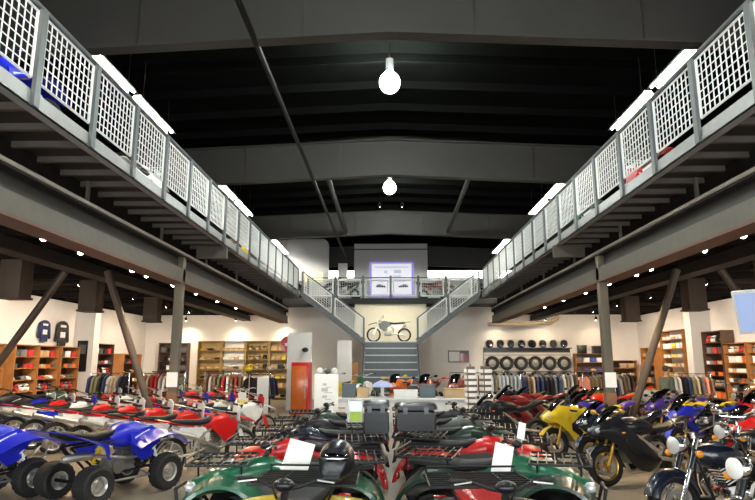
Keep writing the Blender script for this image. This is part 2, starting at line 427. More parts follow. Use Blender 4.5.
# small spots at the rear girder
def spot_lamp(name, label, loc, aim, power, ang, blend=.6, col=(1, .74, .45), group='track spots', rad=.05):
    t = thing(name, label, 'spotlight', loc, 0, group)
    d = (Vector(aim)-Vector(loc)).normalized(); q = d.to_track_quat('-Z', 'Y')
    MB().lathe([(.03, .16), (.06, .15), (.065, 0), (.055, .0), (.05, .03)], axis='z', n=12).build('spot_can', STEELBLK, t, rot=q.to_euler())
    MB().ell((0, 0, .0), (.05, .05, .035), 10).build('spot_lens', M_SPOTG, t, rot=q.to_euler())
    MB().bar((0, 0, .08), (0, 0, .26), .012, 6).build('spot_stem', STEELBLK, t)
    L = bpy.data.lights.new('spot_beam', 'SPOT'); L.energy = power; L.spot_size = R(ang); L.spot_blend = blend; L.color = col; L.shadow_soft_size = rad
    lo = bpy.data.objects.new('spot_beam', L); COL.objects.link(lo); lo.parent = t; lo.rotation_euler = q.to_euler(); lo.location = d*.06
    return t
for x, lab in ((-.4, 'left'), (.55, 'right')):
    spot_lamp('ceiling_spot', 'small warm spot in front of the rear girder, the %s one' % lab, (x, 24.3, 8.3), (x*.9, 29.6, 3.5), 800, 32, 1, (1, .9, .72), 'spots at the rear girder')
SL = []
for s, nm in ((-1, 'left'), (1, 'right')):
    row = [9.4, 10.6, 12.8, 13.6, 15.3, 17.2, 19.4, 21.8]
    for i, y in enumerate(row):
        spot_lamp('track_spot', 'warm track spot beside the %s main beam, %s from the entrance' % (nm, ORD[i]), (s*5.6, y, 3.86), ((s*7.2 if i % 2 == 0 else s*1.6), y+(.3 if i % 2 == 0 else -2.2), .3), 270, 110)
    row = [15.4, 17.9, 18.5, 21.8, 25.1, 28.0]
    for i, y in enumerate(row):
        spot_lamp('track_spot', 'warm track spot along the outer beam on the %s, %s from the entrance' % (nm, ORD[i]), (s*9.4, y, 4.2), (s*12.7, y+1.2, 1.5), 400, 105, .7, (1, .82, .62))
    for i, x in enumerate((5.5, 8.0, 10.6)):
        spot_lamp('ceiling_spot', 'wall washing spot by the rear wall on the %s, %s from the stair' % (nm, ORD[i]), (s*x, 31.2, 4.05), (s*x, 32, 2.4), 150 if s < 0 else 45, 100, 1, (1, .8, .55), 'wall washing spots')
        spot_lamp('ceiling_spot', 'spot over the clothes racks on the %s, %s from the stair' % (nm, ORD[i]), (s*x, 26.2, 4.0), (s*x, 30.5, 1.0), 400, 115, 1, (1, .8, .56), 'spots over the racks')
# hanging drops
for s, nm in ((-1, 'left'), (1, 'right')):
    for i, y in enumerate((13.7, 17.3, 21.9)):
        w = MB(); w.box((0, 0, .45), (.5, .5, .9), bev=.015); w.box((0, 0, .02), (.56, .56, .05))
        o = w.build('hanging_duct_drop', mat('duct_brown', (.085, .055, .036), .6), loc=(s*8.7, y, 3.34))
        tag(o, 'brown square duct drop hung under the upper floor on the %s, %s from the entrance' % (nm, ORD[i]), 'duct', 'hanging duct drops')

# ---------------------------------------------------------------- vehicle prototypes (x forward, z up, origin on the ground)
def knob_tire(R_, w, x, y, root, rimr, nm='wheel', n=36, rimmat=None, hubout=1, dish=True):
    h = w/2
    prof = [(rimr, -h*.8), (R_*.82, -h), (R_*.95, -h*.86), (R_*.985, -h*.45), (R_, -h*.15), (R_, h*.15), (R_*.985, h*.45), (R_*.95, h*.86), (R_*.82, h), (rimr, h*.8)]
    t = MB().lathe(prof, (0, 0, 0), 'y', n, tread=(2, 3, 4, 5, 6, 7), close=True).build(nm, RUBBER, root, loc=(x, y, R_), angle=35)
    s = hubout
    r = MB()
    r.lathe([(rimr*1.02, -h*.8), (rimr*1.05, -h*.9), (rimr*.9, -h*.75), (rimr*.85, 0), (rimr*.9, h*.75), (rimr*1.05, h*.9), (rimr*1.02, h*.8)], axis='y', n=24, close=True)
    r.lathe([(rimr*.88, s*h*.25), (rimr*.6, s*h*.5), (rimr*.32, s*h*.55), (rimr*.3, s*h*.8), (.0001, s*h*.82)], axis='y', n=24)
    for k in range(5):
        a = 2*PI*k/5
        r.ell((rimr*.62*math.cos(a), s*h*.5, rimr*.62*math.sin(a)), (rimr*.13, h*.06, rimr*.13), 8)
    r.build('rim', rimmat or ALU, t)
    return t
def road_tire(R_, w, x, root, rimr, rimmat, nm='wheel', spokes=5, wire=False, rotor=True, knob=False):
    h = w/2
    prof = [(rimr, -h*.7), (rimr+(R_-rimr)*.5, -h), (R_*.965, -h*.7), (R_, -h*.2), (R_, h*.2), (R_*.965, h*.7), (rimr+(R_-rimr)*.5, h), (rimr, h*.7)]
    t = MB().lathe(prof, (0, 0, 0), 'y', 40, tread=(2, 3, 4, 5) if knob else None, close=True).build(nm, RUBBER, root, loc=(x, 0, R_), angle=35)
    r = MB()
    r.lathe([(rimr*1.01, -h*.7), (rimr*.93, -h*.5), (rimr*.9, 0), (rimr*.93, h*.5), (rimr*1.01, h*.7)], axis='y', n=32, close=True)
    r.lathe([(.0001, -.06), (.035, -.06), (.035, .06), (.0001, .06)], axis='y', n=12)
    if wire:
        for k in range(24):
            a = 2*PI*k/24; b = a+.5*(1 if k % 2 else -1); yy = .05 if k % 4 < 2 else -.05
            r.bar((.035*math.cos(a), yy, .035*math.sin(a)), (rimr*.93*math.cos(b), 0, rimr*.93*math.sin(b)), .004, 4)
    else:
        for k in range(spokes):
            a = 2*PI*k/spokes
            for d in (-.13, .13): r.bar((.03*math.cos(a), 0, .03*math.sin(a)), (rimr*.93*math.cos(a+d), 0, rimr*.93*math.sin(a+d)), .018, 6, .012)
    r.build('rim', rimmat, t)
    if rotor:
        for yy in (-.07, .07):
            MB().lathe([(rimr*.72, yy-.003), (rimr*.72, yy+.003), (rimr*.48, yy+.003), (rimr*.48, yy-.003)], axis='y', n=28, close=True).build('brake_disc', ALU, t)
    return t
def coil(mb, p0, p1, r, turns=6, wr=.009):
    p0 = Vector(p0); p1 = Vector(p1); ax = (p1-p0).normalized()
    u = ax.orthogonal().normalized(); w = ax.cross(u); N = turns*8
    mb.tube([p0+(p1-p0)*(i/N)+(u*math.cos(2*PI*i/8)+w*math.sin(2*PI*i/8))*r for i in range(N+1)], wr, 5)
    mb.bar(p0-ax*.04, p1+ax*.04, r*.45, 8); return mb
def handlebar(root, x, z, half, rise, back, r=.013, m=STEELBLK, bars_pad=False, levers=True):
    h = MB().tube([(x-back, -half, z+rise), (x-back*.7, -half*.62, z+rise), (x, -half*.28, z+.02), (x+.01, 0, z), (x, half*.28, z+.02), (x-back*.7, half*.62, z+rise), (x-back, half, z+rise)], r, 8)
    if bars_pad: h.bar((x-back*.3, -half*.42, z+rise*.75), (x-back*.3, half*.42, z+rise*.75), r*.8, 8)
    h.bar((x, 0, z-.06), (x+.01, 0, z), .03, 10)
    o = h.build('handlebar', m, root)
    for s in (-1, 1):
        MB().bar((x-back*.85, s*half*.7, z+rise), (x-back, s*half*1.01, z+rise), r*1.45, 8).build('grip', RUBBER, o)
        if levers: MB().bar((x-back*.55, s*half*.6, z+rise), (x-back*.45+.03, s*half*.95, z+rise-.01), .007, 6).build('lever', ALU, o)
    return o
def fins(mb, c, w, d, h, n):
    for i in range(n): mb.box((c[0], c[1], c[2]+h*i/n), (w, d, h/n*.5))

def sport_quad():
    r = thing('sport_quad', '-', 'quad bike')
    for s in (-1, 1):
        knob_tire(.275, .2, .62, s*.47, r, .13, hubout=s)
        knob_tire(.26, .28, -.58, s*.43, r, .12, hubout=s)
    fr = MB()
    for s in (-1, 1):
        fr.tube([(.72, s*.1, .34), (-.25, s*.13, .3), (-.45, s*.12, .5), (-.75, s*.12, .74)], .018)
        fr.tube([(.72, s*.1, .34), (.55, s*.09, .82), (.1, s*.1, .78), (-.75, s*.12, .74)], .018)
        for z0, z1 in ((.36, .3), (.52, .36)):
            fr.bar((.72, s*.1, z0), (.62, s*.38, z1-.02), .014); fr.bar((.5, s*.1, z0), (.62, s*.38, z1-.02), .014)
        fr.bar((-.2, s*.08, .34), (-.58, s*.06, .26), .03)
    fr.bar((-.58, -.4, .26), (-.58, .4, .26), .025)
    fr.build('frame', STEELBLK, r)
    e = MB().box((.12, 0, .42), (.42, .24, .22), bev=.03); e.lathe([(.0001, -.17), (.1, -.16), (.1, .16), (.0001, .17)], (.02, 0, .4), 'y', 16)
    fins(e, (.2, 0, .54), .17, .18, .2, 6); e.build('engine', ENGM, r)
    for s in (-1, 1):
        c = coil(MB(), (.62, s*.34, .34), (.55, s*.15, .8), .036); c.build('shock', PAPER, r)
    coil(MB(), (-.38, 0, .34), (-.2, 0, .68), .045).build('rear_shock', YELLOW, r)
    for s in (-1, 1):
        rows = []
        for i in range(9):
            x = .14+.92*i/8; a = (x-.58)/.46; row = []
            for j in range(6):
                v = j/5; y = s*(.1+v*(.5-.12*a*a)); z = .9-.18*a*a - .1*v*v + (.03 if j == 5 else 0)
                row.append((x, y, z))
            rows.append(row)
        MB().sheet(rows, .012).build('front_fender', BLUE, r, angle=50)
    MB().body([(.5, .13, .74, .96), (.72, .12, .72, .9), (.95, .085, .69, .82), (1.08, .04, .69, .75)]).build('nose', BLUE, r)
    MB().body([(-.12, .1, .72, .9), (.05, .17, .66, 1.0), (.25, .21, .64, 1.03), (.42, .18, .7, 1.0), (.55, .12, .76, .95)]).build('tank_cover', BLUE, r)
    for s in (-1, 1):
        MB().prism([(.5, .95), (.72, .8), (.55, .5), (.38, .44), (.2, .6), (.12, .84)], 'y', s*.2, s*.235).build('radiator_shroud', BLUE, r)
        MB().prism([(.2, .8), (.46, .9), (.5, .82), (.26, .72)], 'y', s*.2355, s*.238).build('side_graphic', WHITE, r)
        rows = []
        for i in range(8):
            q = i/7; x = -.15-.9*q; hw = .2+.3*math.sin(min(1, q*1.5)*PI/2)-.1*max(0, q-.6); row = []
            for j in range(5):
                v = j/4; row.append((x, s*(.08+v*(hw-.08)), .74+.25*q - .1*v*v*(1.1-q) - .12*v*v*(1 if q < .15 else 0)))
            rows.append(row)
        MB().sheet(rows, .012).build('rear_fender', BLUE, r, angle=50)
        MB().ell((1.0, s*.12, .74), (.05, .07, .05), 10).build('headlight', LENS, r)
    MB().body([(-.95, .09, .9, .99), (-.75, .14, .83, .96), (-.4, .15, .78, .9), (-.1, .12, .82, .92), (.06, .08, .88, .97)]).build('seat', SEATM, r)
    handlebar(r, .3, 1.08, .38, .07, .1, bars_pad=True)
    MB().bar((.5, 0, .8), (.3, 0, 1.07), .022).build('steering_stem', STEELBLK, r)
    MB().tube([(.78, -.14, .4), (.98, -.15, .5), (1.06, -.1, .62), (1.06, .1, .62), (.98, .15, .5), (.78, .14, .4)], .016).build('front_bumper', ALU, r)
    MB().lathe([(.03, .0), (.05, .03), (.06, .4), (.035, .46)], (-.62, -.2, .62), 'x', 14).build('exhaust', ALU, r, loc=(-.3, 0, 0))
    MB().tube([(.3, -.08, .6), (.42, -.16, .5), (.1, -.2, .52), (-.5, -.2, .62)], .02).build('header_pipe', ALU, r)
    for s in (-1, 1):
        MB().tube([(.38, s*.2, .3), (.35, s*.42, .27), (-.25, s*.44, .27), (-.3, s*.2, .3)], .016).build('nerf_bar', ALU, r)
    return r

def utility_atv():
    r = thing('utility_atv', '-', 'quad bike')
    for s in (-1, 1):
        knob_tire(.32, .22, .63, s*.45, r, .155, hubout=s, rimmat=SILVERP)
        knob_tire(.32, .27, -.63, s*.43, r, .155, hubout=s, rimmat=SILVERP)
    fr = MB()
    for s in (-1, 1):
        fr.tube([(.95, s*.16, .55), (.8, s*.18, .36), (-.8, s*.18, .36), (-.95, s*.16, .6)], .022)
        for x in (.63, -.63):
            for d in (-.12, .12): fr.bar((x+d, s*.14, .38), (x, s*.36, .32), .018)
    fr.bar((.63, -.4, .32), (.63, .4, .32), .02); fr.bar((-.63, -.4, .32), (-.63, .4, .32), .024)
    fr.build('frame', STEELBLK, r)
    e = MB().box((-.02, 0, .5), (.55, .3, .28), bev=.04); fins(e, (.1, 0, .62), .2, .22, .16, 5); e.build('engine', ENGM, r)
    for s in (-1, 1):
        for (cx, nm, rr, arc0, arc1) in ((.63, 'front_fender', .44, 8, 168), (-.63, 'rear_fender', .45, 10, 172)):
            rows = []
            for i in range(13):
                a = R(arc0+(arc1-arc0)*i/12); row = []
                for j in range(5):
                    v = j/4; rad = rr*(1-.05*v*v)
                    yy = .2+v*.4
                    row.append((cx+rad*1.12*math.cos(a), s*yy, .36+rad*math.sin(a)*1.08 - .03*v*v))
                rows.append(row)
            # rolled outer lip
            for i, row in enumerate(rows):
                a = R(arc0+(arc1-arc0)*i/12); row.append((cx+(rr-.07)*1.1*math.cos(a), s*.61, .36+(rr-.07)*math.sin(a)*1.05))
            MB().sheet(rows, .014).build(nm, GREEN, r, angle=50)
        MB().box((-.0, s*.4, .37), (.62, .3, .04), bev=.012).build('footwell', GREYP, r)
        MB().prism([(.32, .4), (.32, .72), (.2, .78), (-.2, .74), (-.28, .4)], 'y', s*.17, s*.2).build('side_cover', GREYP, r)
    MB().body([(.12, .13, .6, .98), (.3, .2, .62, .98), (.55, .26, .62, .93), (.8, .27, .6, .87), (1.0, .22, .56, .78), (1.06, .15, .58, .7)], n=16).build('hood', GREEN, r)
    MB().body([(-.2, .14, .62, .86), (0, .17, .6, .92), (.18, .15, .62, .97)]).build('tank_cover', GREEN, r)
    for s in (-1, 1): MB().ell((1.0, s*.2, .7), (.07, .085, .055), 12).build('headlight', LENS, r)
    g = MB()
    for k in range(5): g.box((1.055, 0, .52+.035*k), (.02, .3, .014))
    g.box((1.04, 0, .59), (.02, .3, .22)); g.build('grille', STEELBLK, r)
    MB().tube([(.9, -.24, .42), (1.12, -.26, .5), (1.16, -.2, .68), (1.16, .2, .68), (1.12, .26, .5), (.9, .24, .42)], .02).build('front_bumper', STEELBLK, r)
    MB().body([(-.98, .2, .84, .93), (-.7, .22, .8, .93), (-.35, .19, .78, .9), (-.1, .15, .8, .92), (.02, .1, .86, .95)]).build('seat', SEATM, r)
    def rack(x0, x1, z, hw, nm):
        k = MB().tube([(x0, -hw, z), (x1, -hw*.92, z), (x1, hw*.92, z), (x0, hw, z)], .014, 6, close=True)
        for i in range(1, 7):
            x = x0+(x1-x0)*i/7; k.bar((x, -hw, z), (x, hw, z), .009, 6)
        for y in (-hw*.45, hw*.45): k.bar((x0, y, z-.008), (x1, y, z-.008), .011, 6)
        for x in (x0+.08*(1 if x1 > x0 else -1), x1-.1*(1 if x1 > x0 else -1)):
            for y in (-hw*.6, hw*.6): k.bar((x, y, z), (x, y*.8, z-.14), .011, 6)
        k.tube([(x1, -hw*.9, z), (x1, -hw*.9, z+.06), (x1, hw*.9, z+.06), (x1, hw*.9, z)], .011, 6)
        return k.build(nm, STEELBLK, r)
    rack(.38, 1.02, .95, .46, 'front_rack'); rack(-.45, -1.1, .97, .48, 'rear_rack')
    handlebar(r, .2, 1.06, .4, .06, .12)
    MB().ell((.24, 0, 1.1), (.065, .085, .05), 12).build('instrument_pod', BLACKP, r)
    MB().bar((.35, 0, .8), (.2, 0, 1.05), .03).build('steering_stem', STEELBLK, r)
    for s in (-1, 1): MB().box((-1.1, s*.3, .74), (.03, .12, .07), bev=.01).build('tail_light', TAIL, r)
    MB().lathe([(.03, -.0), (.07, -.03), (.075, -.4), (.04, -.45)], (-.6, -.26, .6), 'x', 14).build('exhaust', ENGM, r)
    return r

def dirt_bike():
    r = thing('dirt_bike', '-', 'motorcycle')
    road_tire(.345, .085, .78, r, .275, ALU, wire=True, knob=True, rotor=False)
    road_tire(.33, .11, -.68, r, .25, ALU, wire=True, knob=True, rotor=False)
    fr = MB()
    for s in (-1, 1):
        fr.tube([(.46, s*.02, .92), (.1, s*.1, .8), (-.2, s*.11, .62), (-.18, s*.11, .34)], .02)
        fr.tube([(.46, s*.02, .85), (.33, s*.06, .4), (-.18, s*.1, .3)], .018)
        fr.tube([(-.12, s*.08, .74), (-.62, s*.07, .84)], .013)
        fr.bar((-.18, s*.09, .38), (-.68, s*.09, .33), .024)
    fr.build('frame', ALU, r)
    for s in (-1, 1):
        MB().bar((.78, s*.095, .36), (.52, s*.085, .98), .026, 10, .03).build('fork_leg', GOLD if False else ALU, r)
        MB().prism([(.76, .3), (.84, .42), (.66, .72), (.6, .68)], 'y', s*.115, s*.128).build('fork_guard', WHITE, r)
    e = MB().box((.1, 0, .4), (.34, .22, .22), bev=.03); e.lathe([(.0001, -.15), (.09, -.14), (.09, .14), (.0001, .15)], (-.02, 0, .38), 'y', 14); fins(e, (.2, 0, .52), .14, .15, .17, 5); e.build('engine', ENGM, r)
    rows = [[(1.05-.72*i/7, y, .74+.16*math.sin(PI*(.1+.75*i/7))+.03*(1-abs(y)/.075)) for y in (-.075, -.04, 0, .04, .075)] for i in range(8)]
    MB().sheet(rows, .01).build('front_fender', RED, r, angle=60)
    rows = [[(-.3-.68*i/6, y, .82+.14*i/6+.02*(1-abs(y)/.1)) for y in (-.1+.03*i/6, -.05, 0, .05, .1-.03*i/6)] for i in range(7)]
    MB().sheet(rows, .012).build('rear_fender', RED, r, angle=60)
    MB().body([(-.05, .06, .78, .9), (.1, .12, .72, .97), (.28, .13, .7, 1.0), (.42, .08, .78, .98)]).build('tank', RED, r)
    for s in (-1, 1):
        MB().prism([(.1, .92), (.34, .95), (.56, .84), (.5, .66), (.3, .52), (.22, .62), (.02, .78)], 'y', s*.13, s*.155).build('radiator_shroud', RED, r)
        MB().prism([(-.1, .8), (-.18, .62), (-.42, .58), (-.62, .72), (-.6, .83)], 'y', s*.1, s*.118).build('side_plate', WHITE, r)
    MB().body([(-.72, .06, .87, .95), (-.5, .085, .84, .94), (-.2, .085, .82, .92), (.05, .08, .84, .95), (.2, .06, .92, 1.0)]).build('seat', SEATM, r)
    MB().prism([(-.1, .88), (-.11, 1.1), (0, 1.15), (.11, 1.1), (.1, .88), (0, .83)], 'x', .6, .62).build('number_plate', WHITE, r)
    handlebar(r, .44, 1.12, .4, .08, .12, bars_pad=True, m=ALU)
    MB().box((.5, 0, .99), (.1, .24, .04), bev=.01).build('fork_clamp', STEELBLK, r)
    MB().tube([(.3, -.06, .55), (.4, -.11, .48), (.2, -.15, .42), (-.1, -.15, .56), (-.3, -.14, .64)], .022).build('header_pipe', ALU, r)
    MB().bar((-.28, -.15, .64), (-.78, -.15, .78), .045, 12, .05).build('muffler', ALU, r)
    coil(MB(), (-.2, 0, .42), (-.1, 0, .76), .035).build('rear_shock', WHITE, r)
    MB().bar((-.05, .12, .3), (-.12, .3, .0), .012).build('kickstand', ALU, r)
    return r

def sport_bike():
    r = thing('sport_bike', '-', 'motorcycle')
    road_tire(.305, .12, .7, r, .215, BLACKP, spokes=3); road_tire(.31, .19, -.7, r, .215, BLACKP, spokes=3)
    for s in (-1, 1):
        MB().bar((.7, s*.1, .3), (.47, s*.09, .92), .026, 10).build('fork_leg', GOLD, r)
        f = MB().tube([(.44, s*.06, .86), (.15, s*.18, .72), (-.18, s*.15, .5), (-.2, s*.12, .34)], .032); f.build('frame_spar', ALU, r)
        MB().bar((-.2, s*.1, .4), (-.7, s*.12, .32), .03).build('swing_arm', ALU, r)
        rows = []
        for x, zt, zb in ((.86, .86, .8), (.74, .95, .72), (.6, 1.04, .64), (.46, 1.02, .5), (.34, .88, .33), (.2, .76, .23), (.05, .63, .2), (-.08, .5, .26), (-.16, .42, .34)):
            rows.append([(x, s*(.13+.115*math.sin(PI*(.18+.62*v/6))-.1*max(0, x-.55)), zb+(zt-zb)*v/6) for v in range(7)])
        MB().sheet(rows, .014).build('side_fairing', YELLOW, r, angle=60)
        MB().prism([(.28, .64), (.42, .7), (.42, .56), (.26, .44), (.16, .48)], 'y', s*.236, s*.252).build('fairing_vent', STEELBLK, r)
        MB().ell((.8, s*.1, .84), (.07, .07, .045), 12).build('headlight', LENS, r)
        m = MB().bar((.58, s*.15, 1.06), (.56, s*.33, 1.12), .009, 6); m.ell((.56, s*.37, 1.12), (.03, .075, .04), 10); m.build('mirror', BLACKP, r)
        MB().box((.48, s*.26, .8), (.05, .04, .025), bev=.008).build('turn_signal', AMBER, r)
        c = MB().bar((.44, s*.08, .96), (.34, s*.32, .92), .012); c.bar((.4, s*.2, .94), (.34, s*.33, .92), .02); c.build('clip_on_bar', STEELBLK, r)
    MB().body([(.36, .2, .74, .98), (.55, .21, .7, 1.04), (.72, .17, .7, .98), (.86, .1, .73, .88), (.92, .04, .76, .83)]).build('nose_fairing', YELLOW, r)
    rows = [[(.44+.34*i/5, y*(1-.35*i/5), 1.22-.26*(i/5)**1.3-.35*y*y*4) for y in (-.17, -.09, 0, .09, .17)] for i in range(6)]
    MB().sheet(rows, .005).build('windscreen', SMOKE, r, angle=60)
    MB().body([(-.2, .1, .78, .92), (-.05, .16, .74, 1.0), (.12, .18, .74, 1.04), (.28, .16, .76, 1.02), (.38, .1, .8, .96)]).build('tank', YELLOW, r)
    MB().body([(-.55, .11, .84, .93), (-.4, .13, .8, .9), (-.2, .12, .78, .88), (-.12, .09, .8, .9)]).build('seat', SEATM, r)
    MB().body([(-.98, .04, .96, 1.02), (-.85, .08, .92, 1.03), (-.65, .12, .84, .99), (-.45, .13, .78, .88), (-.25, .11, .74, .82)]).build('tail_cowl', YELLOW, r)
    MB().box((-.98, 0, .97), (.03, .1, .04), bev=.01).build('tail_light', TAIL, r)
    e = MB().box((.1, 0, .48), (.46, .34, .3), bev=.04); e.lathe([(.0001, -.2), (.1, -.19), (.1, .19), (.0001, .2)], (.0, 0, .42), 'y', 16); e.build('engine', ENGM, r)
    rows = [[(.7+.34*math.cos(a), y, .31+.34*math.sin(a)) for y in (-.075, 0, .075)] for a in [R(20+115*i/8) for i in range(9)]]
    MB().sheet(rows, .01).build('front_fender', YELLOW, r, angle=60)
    MB().tube([(.3, -.05, .35), (.2, -.08, .2), (-.3, -.1, .2), (-.45, -.17, .32)], .03).build('header_pipe', ALU, r)
    MB().bar((-.42, -.2, .34), (-.86, -.22, .56), .055, 14, .06).build('muffler', ALU, r)
    MB().bar((-.05, .14, .25), (-.12, .3, 0), .012).build('kickstand', ALU, r)
    return r

def cruiser():
    r = thing('cruiser_motorcycle', '-', 'motorcycle')
    road_tire(.33, .13, .85, r, .22, CHROME, spokes=5); road_tire(.32, .17, -.78, r, .2, CHROME, spokes=5)
    for cx, a0, a1, w, rr, nm in ((.85, 15, 165, .1, .37, 'front_fender'), (-.78, 20, 200, .13, .365, 'rear_fender')):
        rows = []
        for i in range(11):
            a = R(a0+(a1-a0)*i/10)
            rows.append([(cx+q*math.cos(a), y, .33+q*math.sin(a)) for y, q in ((-w, rr-.09), (-w*.9, rr-.03), (-w*.5, rr), (0, rr+.008), (w*.5, rr), (w*.9, rr-.03), (w, rr-.09))])
        MB().sheet(rows, .008).build(nm, NAVY, r, angle=60)
    for s in (-1, 1):
        MB().bar((.85, s*.11, .33), (.5, s*.1, 1.02), .03, 12).build('fork_leg', CHROME, r)
        MB().bar((.56, s*.11, .9), (.66, s*.11, .69), .042, 12).build('fork_cover', NAVY, r)
        b = MB().bar((.58, s*.1, .88), (.6, s*.22, .86), .01, 6); b.ell((.62, s*.25, .86), (.05, .04, .04), 10); b.build('turn_signal', AMBER, r)
        MB().body([(-1.05, .07, .42, .68), (-.95, .09, .38, .74), (-.6, .09, .4, .76), (-.5, .07, .44, .72)], n=12, p=4).build('saddlebag', BLACKP, r, loc=(0, s*.27, 0))
        m = MB().bar((.42, s*.3, 1.16), (.46, s*.38, 1.3), .007, 6); m.ell((.46, s*.4, 1.33), (.015, .065, .045), 10); m.build('mirror', CHROME, r)
        MB().box((.2, s*.3, .32), (.3, .1, .025), bev=.01).build('footboard', STEELBLK, r)
    MB().ell((.68, 0, .95), (.1, .1, .1), 16).build('headlight_shell', CHROME, r)
    MB().lathe([(.092, .74), (.095, .765), (.06, .785), (.0001, .79)], (0, 0, .95), 'x', 18).build('headlight', LENS, r)
    fr = MB()
    for s in (-1, 1):
        fr.tube([(.5, s*.02, .9), (.4, s*.12, .34), (-.3, s*.14, .26), (-.5, s*.12, .5), (-.1, s*.07, .66), (.5, s*.02, .95)], .02)
        fr.bar((-.3, s*.12, .32), (-.78, s*.13, .32), .024)
    fr.build('frame', STEELBLK, r)
    MB().body([(-.16, .08, .72, .84), (0, .14, .68, .92), (.2, .17, .66, .97), (.38, .14, .7, .96), (.5, .07, .8, .93)], n=18).build('tank', NAVY, r)
    MB().ell((.15, 0, .965), (.1, .06, .02), 12).build('tank_console', CHROME, r)
    MB().body([(-.85, .1, .74, .86), (-.62, .14, .68, .84), (-.45, .13, .66, .76), (-.25, .16, .62, .74), (-.1, .1, .66, .78)]).build('seat', SEATM, r)
    e = MB().box((.0, 0, .4), (.5, .26, .2), bev=.05)
    for s, a in ((1, .2), (-1, -.26)):
        q = Matrix.Rotation(R(22*s), 3, 'Y')
        for k in range(7):
            c = q @ Vector((0, 0, .12+.035*k)); e.box((c.x+.03, 0, c.z+.42), (.2, .19, .017), rot=q)
        c = q @ Vector((0, 0, .38)); e.box((c.x+.03, 0, c.z+.42), (.17, .17, .05), rot=q, bev=.015)
    e.lathe([(.0001, -.17), (.12, -.16), (.13, .16), (.0001, .17)], (-.2, 0, .4), 'y', 18); e.build('engine', CHROME, r)
    MB().lathe([(.0001, -.23), (.09, -.22), (.1, -.16), (.06, -.12)], (.03, 0, .6), 'y', 18).build('air_cleaner', CHROME, r)
    for z, x1 in ((.28, -1.15), (.38, -1.05)):
        MB().tube([(.22, -.1, .62), (.28, -.17, .5), (.1, -.19, z), (-.4, -.2, z), (x1, -.2, z+.02)], [.025, .025, .03, .042, .045], 10).build('exhaust_pipe', CHROME, r)
    handlebar(r, .46, 1.08, .42, .12, .22, r=.014, m=CHROME)
    MB().ell((-1.15, 0, .62), (.03, .06, .04), 10).build('tail_light', TAIL, r)
    rows = [[(.55-.02*i-.1*(i/6)**2, y, 1.0+.075*i - abs(y)**2*(.3 if i > 4 else 0)) for y in (-.24, -.13, 0, .13, .24)] for i in range(7)]
    MB().sheet(rows, .006).build('windshield', CLEAR, r, angle=60)
    MB().bar((-.05, .16, .25), (-.1, .32, 0), .014).build('kickstand', STEELBLK, r)
    return r
# ---------------------------------------------------------------- vehicles in place
bpy.context.view_layer.update()
PROTO = {'quad': sport_quad(), 'atv': utility_atv(), 'dirt': dirt_bike(), 'sport': sport_bike(), 'cruiser': cruiser()}
BASE = {'quad': BLUE, 'atv': GREEN, 'dirt': RED, 'sport': YELLOW, 'cruiser': NAVY}
GRP = {'quad': 'sport quads on show', 'atv': 'utility quads in the middle island', 'dirt': 'dirt bikes on show', 'sport': 'sport bikes on show', 'cruiser': 'cruisers on show'}
def V(kind, x, y, ang, label, main=None, lean=None, z=0.0, skip=(), **mm):
    p = PROTO[kind]; cmap = {}
    if main is not None: cmap[BASE[kind].name] = main
    for k, v in mm.items(): cmap[k] = v
    o = copy_tree(p, cmap, None, skip)
    o.location = (x, y, z); o.rotation_euler = (R(lean) if lean is not None else (R(5) if kind in ('dirt', 'sport', 'cruiser') else 0), 0, R(ang))
    if kind == 'atv': o.scale = (.94,)*3
    tag(o, label, 'quad bike' if kind in ('quad', 'atv') else 'motorcycle', GRP[kind])
    return o
# left block: blue sport quads in front
V('quad', -4.12, 9.2, 62, 'blue sport quad at the aisle end of the front row')
V('quad', -5.85, 8.65, 62, 'blue sport quad at the outer end of the front row, cut by the frame')
# dirt bikes in slanted rows behind
def drow(x, y, items, ang=50):
    for i, (m, w, l) in enumerate(items): V('dirt', x-.85*i, y+.65*i, ang+2*(i % 2), l, main=m, plastic_white=w)
drow(-3.3, 11.0, [(RED, WHITE, 'red and white dirt bike closest to the aisle behind the blue quads'), (RED, WHITE, 'red and white dirt bike, second from the aisle behind the blue quads'),
    (RED, WHITE, 'red and white dirt bike, third from the aisle behind the blue quads'), (RED, WHITE, 'red and white dirt bike, fourth from the aisle behind the blue quads'),
    (RED, WHITE, 'red and white dirt bike, fifth from the aisle behind the blue quads'), (WHITE, BLUE, 'white dirt bike with blue side plates beyond five red ones'),
    (RED, WHITE, 'red and white dirt bike, last but one of the longest row'), (BLUE, WHITE, 'blue and white dirt bike at the outer end of the longest row')])
drow(-3.5, 14.1, [(WHITE, RED, 'white and red dirt bike in the third row by the aisle'), (WHITE, BLUE, 'white dirt bike with blue side plates in the third row'), (RED, BLUE, 'red dirt bike with blue side plates in the third row'),
    (WHITE, PURPLE, 'white dirt bike with violet side plates in the third row'), (RED, WHITE, 'red and white dirt bike, fifth from the aisle in the third row'), (WHITE, WHITE, 'all white dirt bike in the third row'), (RED, WHITE, 'red and white dirt bike at the outer end of the third row')])
V('dirt', -4.05, 17.0, -75, 'yellow dirt bike facing the entrance beside the aisle', main=YELLOW, lean=3)
drow(-5.0, 18.4, [(RED, WHITE, 'red dirt bike in the fourth row behind the yellow one'), (RED, RED, 'all red dirt bike in the fourth row'), (RED, WHITE, 'red dirt bike in the fourth row, next to the outermost'), (ORANGE, WHITE, 'orange dirt bike at the outer end of the fourth row')])
V('quad', -10.0, 12.6, 60, 'black sport quad by the slanted brace on the left', main=BLACKP)
V('quad', -10.9, 14.8, 60, 'black and grey sport quad near the pine rack on the left', main=GREYP)
V('quad', -10.9, 17.0, 60, 'black sport quad near the white pier on the left', main=BLACKP)
V('quad', -10.9, 19.4, 60, 'dark green sport quad near the rear left corner', main=DKGREEN)
